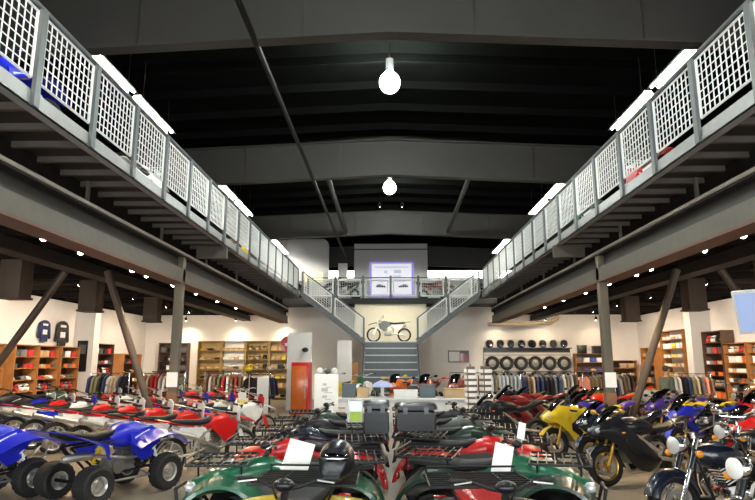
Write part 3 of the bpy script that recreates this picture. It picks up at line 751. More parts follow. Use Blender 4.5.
# middle island: two rows tail to tail
IL = [(-.75, 4.75, -93, BLACKP, 'black utility quad with yellow rear fenders at the near end of the island', {}),
      (-1.1, 6.65, 184, GREEN, 'green utility quad facing the left aisle, with a white price sheet', {}),
      (-1.1, 8.2, 184, RED, 'red utility quad facing the left aisle behind the green one', {}),
      (-1.1, 9.75, 186, NAVY, 'navy utility quad facing the left aisle behind the red one', {}),
      (-1.1, 11.3, 186, BLACKP, 'black utility quad facing the left aisle behind the navy one', {}),
      (-1.1, 12.85, 186, DKGREEN, 'dark green utility quad at the far end of the left island row', {})]
IR = [(.8, 4.7, -86, BLACKP, 'black utility quad with red seat cover at the near end of the island', {'seat_vinyl': SEATM}),
      (1.15, 6.85, -14, DKGREEN, 'dark green utility quad facing the right aisle, with wide black wheel arches', {}),
      (1.15, 8.5, -12, RED, 'red utility quad facing the right aisle behind the green one', {}),
      (1.15, 10.1, -10, DKGREEN, 'dark green utility quad facing the right aisle behind the red one', {}),
      (1.15, 11.65, -10, GREYP, 'grey utility quad facing the right aisle, fourth back', {}),
      (1.15, 13.2, -10, BLACKP, 'black utility quad at the far end of the right island row', {})]
for row in (IL, IR):
    for x, y, a, m, l, mm in row:
        o = V('atv', x, y, a, l, main=m)
        if 'yellow rear' in l:
            for ch in o.children:
                if ch.name.startswith('rear_fender'): ch.material_slots[0].link = 'OBJECT'; ch.material_slots[0].material = YELLOW; ch['label'] = 'yellow rear fender'
        if 'wheel arches' in l:
            for ch in o.children:
                if ch.name.startswith(('front_fender', 'hood', 'tank')): ch.material_slots[0].link = 'OBJECT'; ch.material_slots[0].material = GREEN if not ch.name.startswith('front_f') else DKGREEN
        if 'red seat cover' in l:
            for ch in o.children:
                if ch.name.startswith('seat'): ch.material_slots[0].link = 'OBJECT'; ch.material_slots[0].material = RED; ch['label'] = 'red seat'
V('sport', 2.75, 14.35, 196, 'black naked bike just beyond the right island row', main=BLACKP)
V('sport', 3.55, 16.6, 200, 'dark red sport bike at the end of the counter', main=MAROON)
# right block
V('cruiser', 3.9, 5.9, 192, 'chrome and black cruiser with a white headlight at the near end of the row', main=BLACKP, skip=('windshield',), headlight_lens=PAPER)
V('cruiser', 4.05, 7.5, 196, 'dark blue cruiser with long curved front fender, second in the row', main=NAVY, skip=('windshield',))
V('cruiser', 5.35, 8.9, 194, 'black cruiser with windshield behind the dark blue one', main=BLACKP)
V('sport', 4.05, 10.1, 196, 'black sport bike with front wheel out in the right aisle', main=BLACKP, plastic_black=GOLD)
V('sport', 4.25, 11.4, 198, 'dark blue sport bike behind the black one with gold wheels', main=NAVY)
V('sport', 3.95, 12.7, 198, 'yellow sport bike in the aisle row', main=YELLOW)
V('sport', 4.75, 13.95, 200, 'violet and black sport bike in the aisle row', main=PURPLE)
V('sport', 5.0, 15.15, 200, 'black sport bike behind the yellow one', main=BLACKP)
V('sport', 5.6, 16.4, 200, 'red sport bike in the aisle row', main=RED)
V('sport', 4.3, 17.75, 200, 'maroon sport bike in the aisle row', main=MAROON)
V('sport', 4.1, 19.1, 200, 'black sport bike at the far end of the aisle row', main=BLACKP)
V('sport', 6.2, 10.25, 196, 'tall red and white sport bike in the second row', main=RED, plastic_black=WHITE)
V('sport', 6.5, 11.6, 196, 'navy sport bike behind the tall red one', main=NAVY)
V('sport', 6.5, 12.85, 198, 'blue sport bike in the second row', main=BLUE)
V('sport', 7.1, 14.1, 198, 'yellow sport bike in the second row', main=YELLOW)
V('sport', 7.1, 15.35, 200, 'violet sport bike in the second row', main=PURPLE)
V('sport', 7.8, 16.6, 200, 'silver sport bike in the second row', main=SILVERP)
V('sport', 6.4, 17.9, 200, 'orange sport bike in the second row', main=ORANGE)
V('sport', 6.2, 19.15, 200, 'black sport bike at the far end of the second row', main=BLACKP)
V('sport', 8.8, 12.4, 196, 'white sport bike in the third row', main=WHITE)
V('sport', 9.2, 13.7, 196, 'yellow sport bike in the third row, beside the white one', main=YELLOW)
V('sport', 9.2, 15.0, 198, 'red sport bike in the third row', main=RED)
V('sport', 10.0, 16.3, 198, 'blue sport bike in the third row in front of the person', main=BLUE)
V('cruiser', 11.5, 13.0, 196, 'maroon cruiser by the right wall', main=MAROON)
V('cruiser', 11.5, 14.8, 196, 'silver cruiser by the right wall', main=SILVERP)
V('cruiser', 10.6, 18.0, 196, 'black cruiser by the right wall with windshield', main=BLACKP)
V('sport', 8.6, 19.8, 200, 'white and red sport bike behind the person', main=WHITE, plastic_black=RED)
# beyond the counter
pt = thing('display_platform', 'low grey platform for bikes between the counter and the stair', 'platform', (.4, 19.7, 0))
MB().box((0, 0, .15), (5.0, 2.7, .3), bev=.02).build('deck', GREYP, pt); MB().box((0, -1.36, .15), (4.9, .02, .12)).build('front_strip', ALU, pt)
for x, k, m, mm, l in ((-1.55, 'dirt', YELLOW, {}, 'yellow dirt bike on the low platform'), (-.6, 'dirt', WHITE, {'plastic_white': GREEN}, 'white and green dirt bike on the low platform'), (.45, 'sport', ORANGE, {'plastic_black': YELLOW}, 'orange red sport bike on the low platform'),
        (1.4, 'sport', MAROON, {}, 'maroon sport bike in the middle of the low platform'), (2.35, 'sport', MAROON, {'plastic_black': RED}, 'maroon sport bike with red wheels at the end of the low platform')):
    V(k, x, 19.75, 247, l, main=m, z=.33, **mm)
# landing and upper floor
V('dirt', .02, 28.9, 180, 'dark dirt bike shown on the stair landing', main=GREYP, z=ZL, lean=2, plastic_white=PAPER)
V('quad', 2.35, 31.4, 0, 'dark red sport quad behind the rear upper railing', main=MAROON, z=5.08)
V('atv', 5.3, 31.6, 160, 'black utility quad on the upper floor at the head of the right side flight', main=BLACKP, z=5.08)
V('quad', -2.35, 31.0, 180, 'black sport quad behind the rear upper railing', main=BLACKP, z=5.08)
V('atv', -5.4, 30.5, 20, 'navy utility quad on the upper floor by the pale partition', main=NAVY, z=5.08)
V('quad', -5.5, 7.5, 80, 'blue sport quad on the left walkway behind the mesh', main=BLUE, z=5.08)
V('quad', 5.5, 6.6, 100, 'blue and red sport quad on the right walkway behind the mesh', main=BLUE, z=5.08, plastic_white=RED)
V('dirt', 5.4, 12.3, 95, 'red dirt bike on the right walkway behind the mesh', main=RED, z=5.08, lean=2)
V('dirt', -5.4, 12.6, 85, 'white dirt bike on the left walkway behind the mesh', main=WHITE, z=5.08, lean=2)
V('dirt', 5.4, 16.2, 95, 'green dirt bike on the right walkway behind the mesh', main=GREEN, z=5.08, lean=2)
V('dirt', -5.4, 21.0, 85, 'yellow dirt bike on the left walkway behind the mesh', main=YELLOW, z=5.08, lean=2)
for p in PROTO.values(): drop(p)

# ---------------------------------------------------------------- things on the quads
def helmet(name='helmet', m=BLACKP, s=1.0):
    o = MB().body([(-.15*s, .05*s, .1*s, .2*s), (-.13*s, .1*s, .03*s, .25*s), (-.05*s, .125*s, 0, .28*s), (.04*s, .125*s, 0, .275*s), (.11*s, .105*s, .0, .24*s), (.15*s, .07*s, .02*s, .13*s)], n=18, p=2.2).build(name, m)
    MB().ell((.075*s, 0, .165*s), (.078*s, .118*s, .052*s), 14).build('visor', SMOKE if s > 1 else BLACKP, o)
    return o
h = helmet(s=1.15); h.location = (-.45, 5.3, .93); h.rotation_euler = (0, 0, R(-100)); tag(h, 'glossy black helmet resting on a quad rack in the near end of the island', 'helmet')
def cargo(loc, rz, d, label):
    t = thing('cargo_box', label, 'box', loc, rz, 'cargo boxes on quad racks')
    MB().body([(-d[0]/2, d[1]/2*.9, 0, d[2]*.7), (-d[0]/2+.04, d[1]/2, 0, d[2]*.75), (d[0]/2-.04, d[1]/2, 0, d[2]*.75), (d[0]/2, d[1]/2*.9, 0, d[2]*.7)], n=16, p=7).build('tub', BLACKP, t)
    MB().body([(-d[0]/2-.01, d[1]/2*.9, d[2]*.76, d[2]*.92), (-d[0]/2+.06, d[1]/2*1.03, d[2]*.76, d[2]), (d[0]/2-.06, d[1]/2*1.03, d[2]*.76, d[2]), (d[0]/2+.01, d[1]/2*.9, d[2]*.76, d[2]*.92)], n=16, p=5).build('lid', BLACKP, t)
    for q in (-.25, .25): MB().box((d[0]/2+.012, q*d[1], d[2]*.74), (.02, .06, .09), bev=.006).build('latch', GREYP, t)
cargo((-.18, 8.24, .987), R(-90), (.36, .34, .42), 'narrow black cargo box on the rear rack of the red left quad')
cargo((.35, 8.62, .987), R(-90), (.46, .56, .36), 'wide black cargo box on the rear rack of the red right quad')
def card(name, label, loc, w, h, rot):
    t = thing(name, label, 'price sheet', (loc[0], loc[1], 0), 0, 'price sheets')
    MB().box((0, 0, 0), (w, .006, h)).build('sheet', PAPER, t, loc=(0, 0, loc[2]), rot=rot)
    MB().bar((0, .015, .01), (0, .015, loc[2]), .007, 6).build('stake', ALU, t); MB().lathe([(.09, 0), (.09, .012), (.02, .02)], (0, .015, 0), 'z', 14).build('base', STEELBLK, t); return t
card('price_sheet', 'white price sheet on a thin stake beside the green quad facing the left aisle', (-.88, 5.97, 1.0), .25, .33, (R(-24), R(14), 0))
card('price_sheet', 'narrow white price sheet on a thin stake beside the dark green quad facing right', (1.06, 5.98, .97), .18, .34, (R(-22), R(16), 0))
card('price_sheet', 'small white price sheet on a stake beside the red quad facing the right aisle', (1.6, 7.62, 1.08), .09, .2, (R(-18), R(14), 0))
# folding sign with a lime stripe
t = thing('folding_sign', 'silver folding sign with a lime green patch between island quads', 'sign', (-.58, 10.52, 0), 0)
for s in (-1, 1):
    fo = MB()
    for x in (-.13, .13): fo.bar((x, s*.1, 0), (x, s*.01, 1.28), .016, 6)
    fo.box((0, s*.035, .95), (.22, .012, .6), rot=Matrix.Rotation(R(4*s), 3, 'X')); q = fo.build('sign_leaf', SILVERP, t)
MB().box((0, -.045, 1.0), (.2, .008, .16), rot=Matrix.Rotation(R(-4), 3, 'X')).build('lime_patch', mat('lime', (.5, .7, .08), .5), t)

# ---------------------------------------------------------------- counter and small displays
M_CLOTH = mat('counter_white', (.75, .76, .78), .5)
t = thing('sales_counter', 'long white counter with printed front panels across the island end', 'counter', (.5, 16.6, 0))
MB().box((0, 0, .46), (3.9, .7, .92), bev=.01).build('cabinet', M_CLOTH, t)
MB().box((0, 0, .95), (4.05, .85, .05), bev=.01).build('worktop', WHITE, t)
for k in range(8):
    p = MB().box((-1.7+.485*k, -.356, .6), (.46, .01, .5)).build('front_panel', PAPER, t)
    g = MB()
    for j in range(3): g.box((-1.7+.485*k+random.uniform(-.08, .08), -.363, .46+.13*j), (random.uniform(.1, .28), .004, random.uniform(.04, .09)))
    g.build('print', mat('print_grey', (.25, .27, .4), .6) if k % 2 else mat('print_tan', (.5, .33, .25), .6), p)
M_CARD = mat('cardboard', (.52, .36, .2), .8, bump=.1)
M_BIN = mat('bin_slate', (.09, .12, .14), .5)
def tub(label, loc, d, m, cat='box', nm='storage_bin'):
    t = MB().box((0, 0, d[2]*.45), (d[0], d[1], d[2]*.9), bev=.01).build(nm, m, loc=loc)
    MB().box((0, 0, d[2]*.93), (d[0]*1.05, d[1]*1.05, d[2]*.14), bev=.008).build('lid', m, t)
    tag(t, label, cat); return t
tub('slate grey bin near the printed white kiosk on the counter', (-1.1, 16.6, .976), (.36, .4, .36), M_BIN)
tub('brown cardboard box beside the slate bin on the counter', (-.72, 16.5, .976), (.3, .3, .26), M_CARD)
tub('slate grey bin at the red bike end of the counter', (1.0, 16.6, .976), (.42, .4, .33), M_BIN)
tub('wide brown cardboard box at the spinner rack end of the counter', (1.75, 16.55, .976), (.6, .4, .24), M_CARD)
tub('flat white carton in the middle of the counter', (.42, 16.5, .976), (.62, .4, .2), PAPER)
t = thing('display_stand', 'pale blue domed display with a stem on the counter', 'display', (-.2, 16.55, .976))
MB().lathe([(.0001, .44), (.12, .42), (.24, .36), (.29, .28), (.27, .27), (.0001, .3)], axis='z', n=20).build('dome', mat('pale_blue', (.42, .5, .85), .4), t)
MB().lathe([(.12, 0), (.1, .02), (.045, .05), (.045, .3)], axis='z', n=14).build('stem', PAPER, t)
# white printed kiosk
t = thing('display_kiosk', 'tall white printed kiosk beside the counter', 'kiosk', (-1.62, 15.7, 0), R(4))
MB().box((0, 0, .8), (.6, .45, 1.6), bev=.012).build('cabinet', PAPER, t)
g = MB()
for z, s_ in ((1.35, .1), (1.22, .16), (1.05, .12), (.75, .18), (.6, .1)):
    g.box((-.04, -.23, z), (s_, .004, s_*.55)); g.box((.05, -.23, z-.07), (s_*1.3, .004, .02))
g.build('print', mat('print_pale', (.52, .54, .54), .6), t)
for i, x in enumerate((-.17, .02, .2)): MB().ell((x, 0, 1.68), (.085, .12, .085), 10).build('product_sample', GREYP if i % 2 else PAPER, t)
# spinner racks
for i, x in enumerate((2.02, 2.4)):
    t = thing('spinner_rack', 'brown spinner rack hung with white cards, the one %s the bikes' % ('away from' if i == 0 else 'toward'), 'display rack', (x, 15.4, 0), R(10*i), 'spinner racks')
    MB().lathe([(.17, 0), (.17, .03), (.02, .05), (.02, 1.85), (.0001, 1.86)], axis='z', n=16).build('post', mat('rack_brown', (.16, .1, .06), .5), t)
    MB().box((0, 0, 1.05), (.2, .2, 1.5)).build('core', mat('rack_brown', (.16, .1, .06), .5), t)
    for k in range(10):
        c = MB(); z = .38+.145*k
        for a in range(4):
            q = Matrix.Rotation(PI/2*a+.2, 3, 'Z'); v = q @ Vector((0, -.125, z)); c.box(v, (.2, .012, .085), rot=q)
        c.build('card_tier', PAPER, t)
# red drinks cabinet
t = thing('drinks_cooler', 'orange red upright drinks cooler by the white wall panel', 'cooler', (-3.05, 21.2, 0), R(-6))
MB().box((0, 0, .95), (.6, .6, 1.9), bev=.02).build('cabinet', RED, t)
d_ = MB().box((-.02, -.31, .95), (.5, .03, 1.65), bev=.01).build('door', ORANGE, t)
MB().bar((.2, -.345, .7), (.2, -.345, 1.3), .014, 8).build('handle', ALU, d_)
# free standing white partition and posters near the stair
t = MB().box((0, 0, 1.55), (1.0, .1, 3.1), bev=.01).build('display_partition', M_WALL, loc=(-3.7, 24.9, 0)); tag(t, 'tall white panel standing behind the red cooler', 'panel')
t = MB().box((0, 0, 1.4), (.62, .08, 2.8), bev=.01).build('display_partition', M_WALL, loc=(-1.9, 25.6, 0)); tag(t, 'narrow white panel standing beside the stair', 'panel')
t = MB().box((0, 0, .95), (.75, .5, 1.9), bev=.01).build('display_cabinet', mat('pine', (.36, .15, .04), .5, var=.2, scale=3), loc=(-1.75, 27.2, 0)); tag(t, 'pine cabinet at the foot of the left side flight', 'cabinet')
t = thing('hanging_sign', 'red and dark emblem sign fixed above the cap displays', 'sign', (-4.35, 26.0, 2.55))
MB().lathe([(.34, -.03), (.36, 0), (.34, .03)], (0, 0, .1), 'y', 24).build('disc', RED, t); MB().box((.05, -.04, .1), (.4, .02, .12)).build('bar', WHITE, t)
t = thing('hanging_cap_display', 'black cap on a bracket above the red cooler', 'cap', (-3.45, 24.78, 2.4)); MB().ell((0, 0, 0), (.14, .16, .1), 12).build('crown', BLACKP, t); MB().box((0, -.2, -.05), (.2, .16, .015), bev=.004).build('brim', BLACKP, t)

# ---------------------------------------------------------------- clothes racks
GC = {'black': BLACKP, 'charcoal': GREYP, 'white': PAPER, 'red': mat('cloth_red', (.5, .03, .03), .8), 'navy': mat('cloth_navy', (.02, .03, .1), .8), 'tan': mat('cloth_tan', (.5, .38, .25), .8),
      'salmon': mat('cloth_salmon', (.66, .25, .18), .8), 'olive': mat('cloth_olive', (.16, .17, .09), .8), 'pale grey': mat('cloth_pale', (.5, .5, .48), .8), 'brown': mat('cloth_brown', (.2, .11, .06), .8),
      'yellow': mat('cloth_yellow', (.75, .55, .04), .8), 'blue': mat('cloth_blue', (.05, .1, .45), .8), 'dark green': mat('cloth_green', (.02, .08, .05), .8)}
_g = MB()
poly = [(-.2, -.72), (.2, -.72), (.22, -.25), (.3, -.62), (.38, -.58), (.3, -.12), (.2, -.04), (.07, 0), (-.07, 0), (-.2, -.04), (-.3, -.12), (-.38, -.58), (-.3, -.62), (-.22, -.25)]
_g.prism(poly, 'x', -.035, .035)
GARM = _g.build('hanging_jacket', BLACKP)
MB().tube([(0, -.2, -.02), (0, 0, .06), (0, .2, -.02)], .008, 5).build('hanger', ALU, GARM)
def clothes_rack(lab, x, y, rz, cols, w=1.5, h=1.5):
    t = thing('clothes_rack', 'chrome clothes rack '+lab, 'clothes rack', (x, y, 0), R(rz), 'clothes racks')
    for s in (-1, 1):
        MB().bar((s*w/2, 0, 0.02), (s*w/2, 0, h), .018, 8).build('upright', CHROME, t)
        MB().bar((s*w/2, -.28, .03), (s*w/2, .28, .03), .022, 8).build('foot', CHROME, t)
    MB().bar((-w/2, 0, h), (w/2, 0, h), .016, 8).build('rail', CHROME, t)
    n = len(cols)
    for i, c in enumerate(cols):
        g = copy_tree(GARM, {'plastic_black': GC[c]}); u = (i+.5)/n*w-w/2
        g.location = (x+u*math.cos(R(rz)), y+u*math.sin(R(rz)), h-.095); g.rotation_euler = (0, 0, R(rz+random.uniform(-2, 2)))
        tag(g, '%s jacket, %s from left, rack %s' % (c, ORD[i], lab), 'jacket', 'hanging jackets')
rnd = lambda pool, n: [random.choice(pool) for _ in range(n)]
W1 = ['salmon', 'tan', 'white', 'red', 'pale grey', 'brown', 'olive']; W2 = ['black', 'charcoal', 'navy', 'white', 'olive', 'tan', 'pale grey', 'brown']
clothes_rack('behind the fourth row of dirt bikes', -5.9, 22.0, 8, rnd(W1, 10))
clothes_rack('by the left column guard', -8.3, 22.4, 4, rnd(W1, 10))
clothes_rack('near the left pier', -10.4, 22.6, -5, rnd(W2, 10))
clothes_rack('in front of the gold lit shelves', -7.0, 25.6, 0, rnd(W1, 10))
clothes_rack('at the rear left corner', -9.6, 26.4, 0, rnd(W1, 10))
clothes_rack('beside the red cooler', -4.35, 20.6, 60, ['black', 'black', 'dark green', 'black', 'charcoal', 'black', 'navy', 'black'], w=1.1)
clothes_rack('below the tyre wall, stair end', 4.6, 24.0, 3, rnd(W2, 10))
clothes_rack('below the tyre wall, middle', 6.6, 24.4, -3, rnd(W2, 10))
clothes_rack('behind the right column', 8.7, 24.2, 5, rnd(W2+W1, 10))
clothes_rack('behind the far end of the aisle row', 5.3, 21.4, 0, rnd(W2, 10))
clothes_rack('close to the person', 7.5, 21.8, 10, rnd(W1+W2, 10))
clothes_rack('by the right pier', 10.4, 21.6, -6, rnd(W1+W2, 10))
clothes_rack('under the grey poster beside the stair', 2.9, 23.6, -4, rnd(W2, 8), w=1.2)
drop(GARM)
for i, (x, y, c, l) in enumerate([(-5.6, 24.0, 'yellow', 'yellow cap on a stand by the red cooler'), (-4.7, 24.0, 'tan', 'tan cap on a stand by the red cooler')]):
    t = thing('cap_stand', l, 'cap', (x, y, 0)); MB().ell((0, 0, 1.66), (.19, .21, .13), 12).build('cap', GC[c], t); MB().bar((0, 0, .03), (0, 0, 1.6), .03, 8).build('stand', STEELBLK, t); MB().lathe([(.2, 0), (.2, .03), (.03, .05)], axis='z', n=14).build('base', STEELBLK, t)
# white poster board near the black jackets
t = thing('poster_board', 'white poster board standing left of the black jackets', 'poster', (-4.0, 19.3, 0)); MB().box((0, 0, .85), (.36, .03, 1.2)).build('board', PAPER, t); MB().box((0, 0, .15), (.05, .03, .3)).build('stand', STEELBLK, t); MB().box((0, 0, .015), (.3, .3, .03)).build('base', STEELBLK, t)

# ---------------------------------------------------------------- shelving and goods
PINE = MATS['pine']; DKW = mat('wood_dark', (.1, .05, .03), .5, var=.2); GOLDW = mat('slat_gold', (.36, .24, .08), .55, var=.12)
def carton_o(m):
    o = MB().box((0, 0, .5), (1, 1, 1)).build('carton', m); return o
PR = {}
o = MB().box((0, 0, .11), (.3, .3, .22), bev=.004).build('carton', M_CARD); MB().box((0, 0, .2), (.31, .31, .05), bev=.003).build('lid', M_CARD, o); PR['carton'] = o
o = MB().box((0, 0, .06), (.34, .22, .12), bev=.004).build('shoe_box', M_CARD); MB().box((0, 0, .115), (.35, .23, .03), bev=.003).build('lid', M_CARD, o); PR['shoe box'] = o
o = MB().lathe([(.06, 0), (.065, .02), (.065, .17), (.03, .21), (.0001, .212)], axis='z', n=12).build('oil_bottle', M_CARD); MB().lathe([(.032, .2), (.032, .25), (.0001, .252)], axis='z', n=10).build('cap', RED, o); PR['oil bottle'] = o
o = helmet('helmet', M_CARD, .95); PR['helmet'] = o
o = MB().body([(-.16, .1, 0, .05), (-.12, .13, 0, .1), (.1, .13, 0, .1), (.15, .1, 0, .06)], n=12, p=4).build('folded_shirt', M_CARD); MB().body([(-.06, .05, .09, .12), (.06, .05, .09, .115)], n=10).build('collar', M_CARD, o); PR['folded shirt'] = o
o = MB().body([(-.1, .045, 0, .3), (-.04, .05, 0, .32), (.02, .045, 0, .3), (.04, .045, 0, .12), (.14, .045, 0, .1), (.17, .03, 0, .06)], n=12, p=3).build('riding_boot', M_CARD); MB().box((.03, 0, .01), (.3, .09, .02), bev=.004).build('sole', RUBBER, o); PR['riding boot'] = o
for kx, oo in PR.items(): oo.hide_render = False
GCOL = {'brown': M_CARD, 'white': PAPER, 'red': GC['red'], 'black': BLACKP, 'blue': GC['blue'], 'grey': GREYP, 'orange': ORANGE, 'yellow': GC['yellow'], 'silver': SILVERP, 'cream': GC['tan']}
def shelf_unit(lab, x, y, rz, w, d, h, n, m, kinds, cols, per, z0=.12, cat='shelf unit', backm=None, nm='shelf_unit', labg=None):
    t = thing(nm, lab, cat, (x, y, 0), R(rz), 'shelf units')
    for s in (-1, 1): MB().box((s*(w/2-.02), 0, h/2), (.04, d, h)).build('side_panel', m, t)
    MB().box((0, d/2-.012, h/2), (w-.08, .02, h)).build('back_panel', backm or (DKW if m == PINE else m), t)
    for k in range(n+1):
        z = z0+(h-z0-.02)*k/n; MB().box((0, 0, z), (w-.08, d-.03, .03)).build('shelf', m, t)
    c, s_ = math.cos(R(rz)), math.sin(R(rz)); WD = {'carton': .33, 'shoe box': .25, 'oil bottle': .16, 'helmet': .28, 'folded shirt': .29, 'riding boot': .15}
    for k in range(n):
        z = z0+(h-z0-.02)*k/n+.0165; ki = kinds[k % len(kinds)]
        m_ = min(per, int((w-.1)/WD[ki]))
        for i in range(m_):
            u = ((i+.5)/m_-.5)*(w-.1); col = random.choice(cols); src = PR[ki]
            cm = {'cardboard': GCOL[col]}
            g = copy_tree(src, cm); g.location = (x+u*c, y+u*s_, z)
            g.rotation_euler = (0, 0, R(rz)+(R(-90) if ki in ('helmet', 'riding boot', 'shoe box', 'folded shirt') else 0)+R(random.uniform(-2, 2)))
            if (h-z0)/n < .3 and ki in ('carton', 'helmet', 'riding boot'):
                f_ = ((h-z0)/n-.06)/.33; g.scale = (f_, f_, f_)
            tag(g, '%s %s, %s from the left, %s shelf up, %s' % (col, ki, ORD[i], ORD[k], labg), ki, 'goods on the shelves')
    return t
MIX = ['brown', 'white', 'red', 'black', 'grey', 'silver', 'orange']
# left wall (facing +x => rotate 90: local front -y -> +x)
for i, (y, lab, lg) in enumerate([(20.7, 'pine shelf unit on the left wall nearest the entrance', 'pine unit nearest entrance'), (22.1, 'pine shelf unit in the middle of the left wall', 'middle left pine unit'), (23.6, 'pine shelf unit against the white left pier', 'unit by left pier')]):
    shelf_unit(lab, -12.72, y, 90, 1.32, .5, 2.5, 6, PINE, ['carton', 'shoe box', 'helmet', 'folded shirt', 'shoe box', 'carton'], MIX, 5, labg=lg)
shelf_unit('dark red wood shelf unit beyond the left pier', -12.72, 26.5, 90, 1.6, .5, 2.7, 6, DKW, ['helmet', 'shoe box', 'carton'], ['red', 'white', 'black', 'red', 'grey'], 5, labg='dark unit past left pier')
shelf_unit('pine shelf unit in the rear left corner', -12.72, 29.4, 90, 2.0, .5, 2.3, 5, PINE, ['folded shirt', 'carton', 'shoe box'], MIX+['cream'], 5, labg='rear left corner unit')
# rear left wall: gold display of four sections
for i, (x, ki, bm_) in enumerate([(-9.4, ['folded shirt'], GOLDW), (-8.15, ['shoe box'], PAPER), (-6.9, ['helmet'], GOLDW), (-5.65, ['shoe box', 'carton'], GOLDW)]):
    shelf_unit('gold toned display shelf on the rear wall, %s from the left' % ORD[i], x, 31.74, 0, 1.22, .5, 3.0, 6, GOLDW, ki, ['brown', 'cream', 'yellow', 'brown', 'black'] if i != 1 else ['white', 'cream', 'grey'], 4, backm=bm_, labg=ORD[i]+' gold shelf')
shelf_unit('dark shelf unit on the rear wall left of the gold display', -11.3, 31.74, 0, 1.5, .5, 2.9, 6, DKW, ['helmet', 'carton'], ['black', 'grey', 'white', 'blue'], 4, labg='dark rear wall unit')
# right rear wall: helmet shelf and tyre display
t = thing('wall_shelf', 'long black shelf on the right rear wall carrying helmets', 'shelf', (7.15, 31.76, 0)); MB().box((0, 0, 2.62), (4.5, .42, .05)).build('board', BLACKP, t); MB().box((0, .17, 2.5), (4.5, .04, .2)).build('rail', BLACKP, t)
for i in range(8):
    g = copy_tree(PR['helmet'], {'cardboard': [BLACKP, BLACKP, BLACKP, NAVY][i % 4]}); g.location = (5.2+.55*i, 31.72, 2.648); g.rotation_euler = (0, 0, R(-90+random.uniform(-20, 20))); g.scale = (1.55,)*3
    tag(g, 'dark helmet, %s from the stair on the long black wall shelf' % ORD[i], 'helmet', 'helmets on the long shelf')
t = thing('hanging_tire_rack', 'pale slatted wall rack hung with black tyres', 'rack', (7.15, 31.9, 0)); MB().box((0, 0, 1.55), (4.5, .1, 1.7)).build('back_board', mat('slat_pale', (.5, .47, .44), .6), t)
sl_ = MB()
for k in range(8): sl_.box((0, -.055, .8+.21*k), (4.5, .012, .03))
sl_.build('slat', M_JOIST, t)
TP = MB().lathe([(.2, -.07), (.31, -.09), (.36, -.04), (.36, .04), (.31, .09), (.2, .07)], axis='y', n=26, close=True, tread=(2, 3)).build('hanging_tire_sample', RUBBER)
MB().lathe([(.0001, -.05), (.06, -.05), (.07, -.02), (.19, 0), (.19, .03)], axis='y', n=18).build('rim', ENGM, TP)
for i in range(6):
    if True:
        o = copy_tree(TP); o.location = (5.32+.74*i, 31.74, 1.86); tag(o, 'black tyre on a silver rim, %s from the stair on the tyre rack' % ORD[i], 'tyre', 'tyres on the wall rack')
for i in range(6):
    o = copy_tree(TP); o.location = (5.32+.74*i, 31.74, 1.1); tag(o, 'black tyre in the lower row, %s from the stair' % ORD[i], 'tyre', 'tyres on the wall rack')
drop(TP)
shelf_unit('pine shelf unit beside the tyre rack', 10.3, 31.74, 0, 1.5, .5, 2.35, 5, PINE, ['folded shirt', 'carton', 'shoe box'], ['blue', 'grey', 'white', 'black', 'brown'], 5, labg='unit beside tyre rack')
tub('black case standing above the pine unit beside the tyre rack', (9.95, 31.7, 2.35), (.42, .3, .42), BLACKP, 'case', 'helmet_case'); tub('black case with white patch above the pine unit beside the tyre rack', (10.75, 31.7, 2.35), (.5, .3, .38), BLACKP, 'case', 'helmet_case')
shelf_unit('pine shelf unit in the rear right corner', 12.0, 31.74, 0, 1.3, .5, 2.0, 5, PINE, ['carton', 'folded shirt'], ['red', 'grey', 'black', 'brown'], 3, labg='rear right corner unit')
# right wall
shelf_unit('dark pine shelf unit on the right wall by the rear corner', 12.72, 29.8, -90, 1.5, .5, 2.6, 6, PINE, ['carton', 'shoe box'], ['brown', 'grey', 'orange', 'black'], 4, labg='right rear wall unit')
shelf_unit('tall lit shelf unit of white boxes beyond the right pier', 12.72, 27.2, -90, 2.2, .5, 3.3, 8, PINE, ['shoe box', 'shoe box', 'carton', 'shoe box'], ['white', 'cream', 'white', 'brown', 'yellow'], 5, backm=PAPER, labg='tall white box unit')
for i, (y, lab, lg) in enumerate([(23.8, 'dark wood shelf unit against the white right pier', 'unit by right pier'), (22.3, 'pine shelf unit in the middle of the right wall', 'middle right pine unit'), (20.8, 'pine shelf unit on the right wall nearest the entrance', 'right unit nearest entrance')]):
    shelf_unit(lab, 12.72, y, -90, 1.4, .5, 3.1 if i == 0 else 2.6, 7, PINE if i else DKW, ['shoe box', 'carton', 'helmet', 'shoe box'], MIX+['white'], 5, labg=lg)
shelf_unit('pine shelf unit on the right wall facing the cruisers', 12.72, 18.6, -90, 1.6, .5, 2.5, 6, PINE, ['shoe box', 'carton', 'riding boot'], MIX, 5, labg='unit facing the cruisers')
shelf_unit('pine shelf unit on the left wall facing the black quads', -12.72, 18.7, 90, 1.6, .5, 2.5, 6, PINE, ['shoe box', 'carton', 'riding boot'], MIX, 5, labg='unit facing the black quads')
for oo in PR.values(): drop(oo)
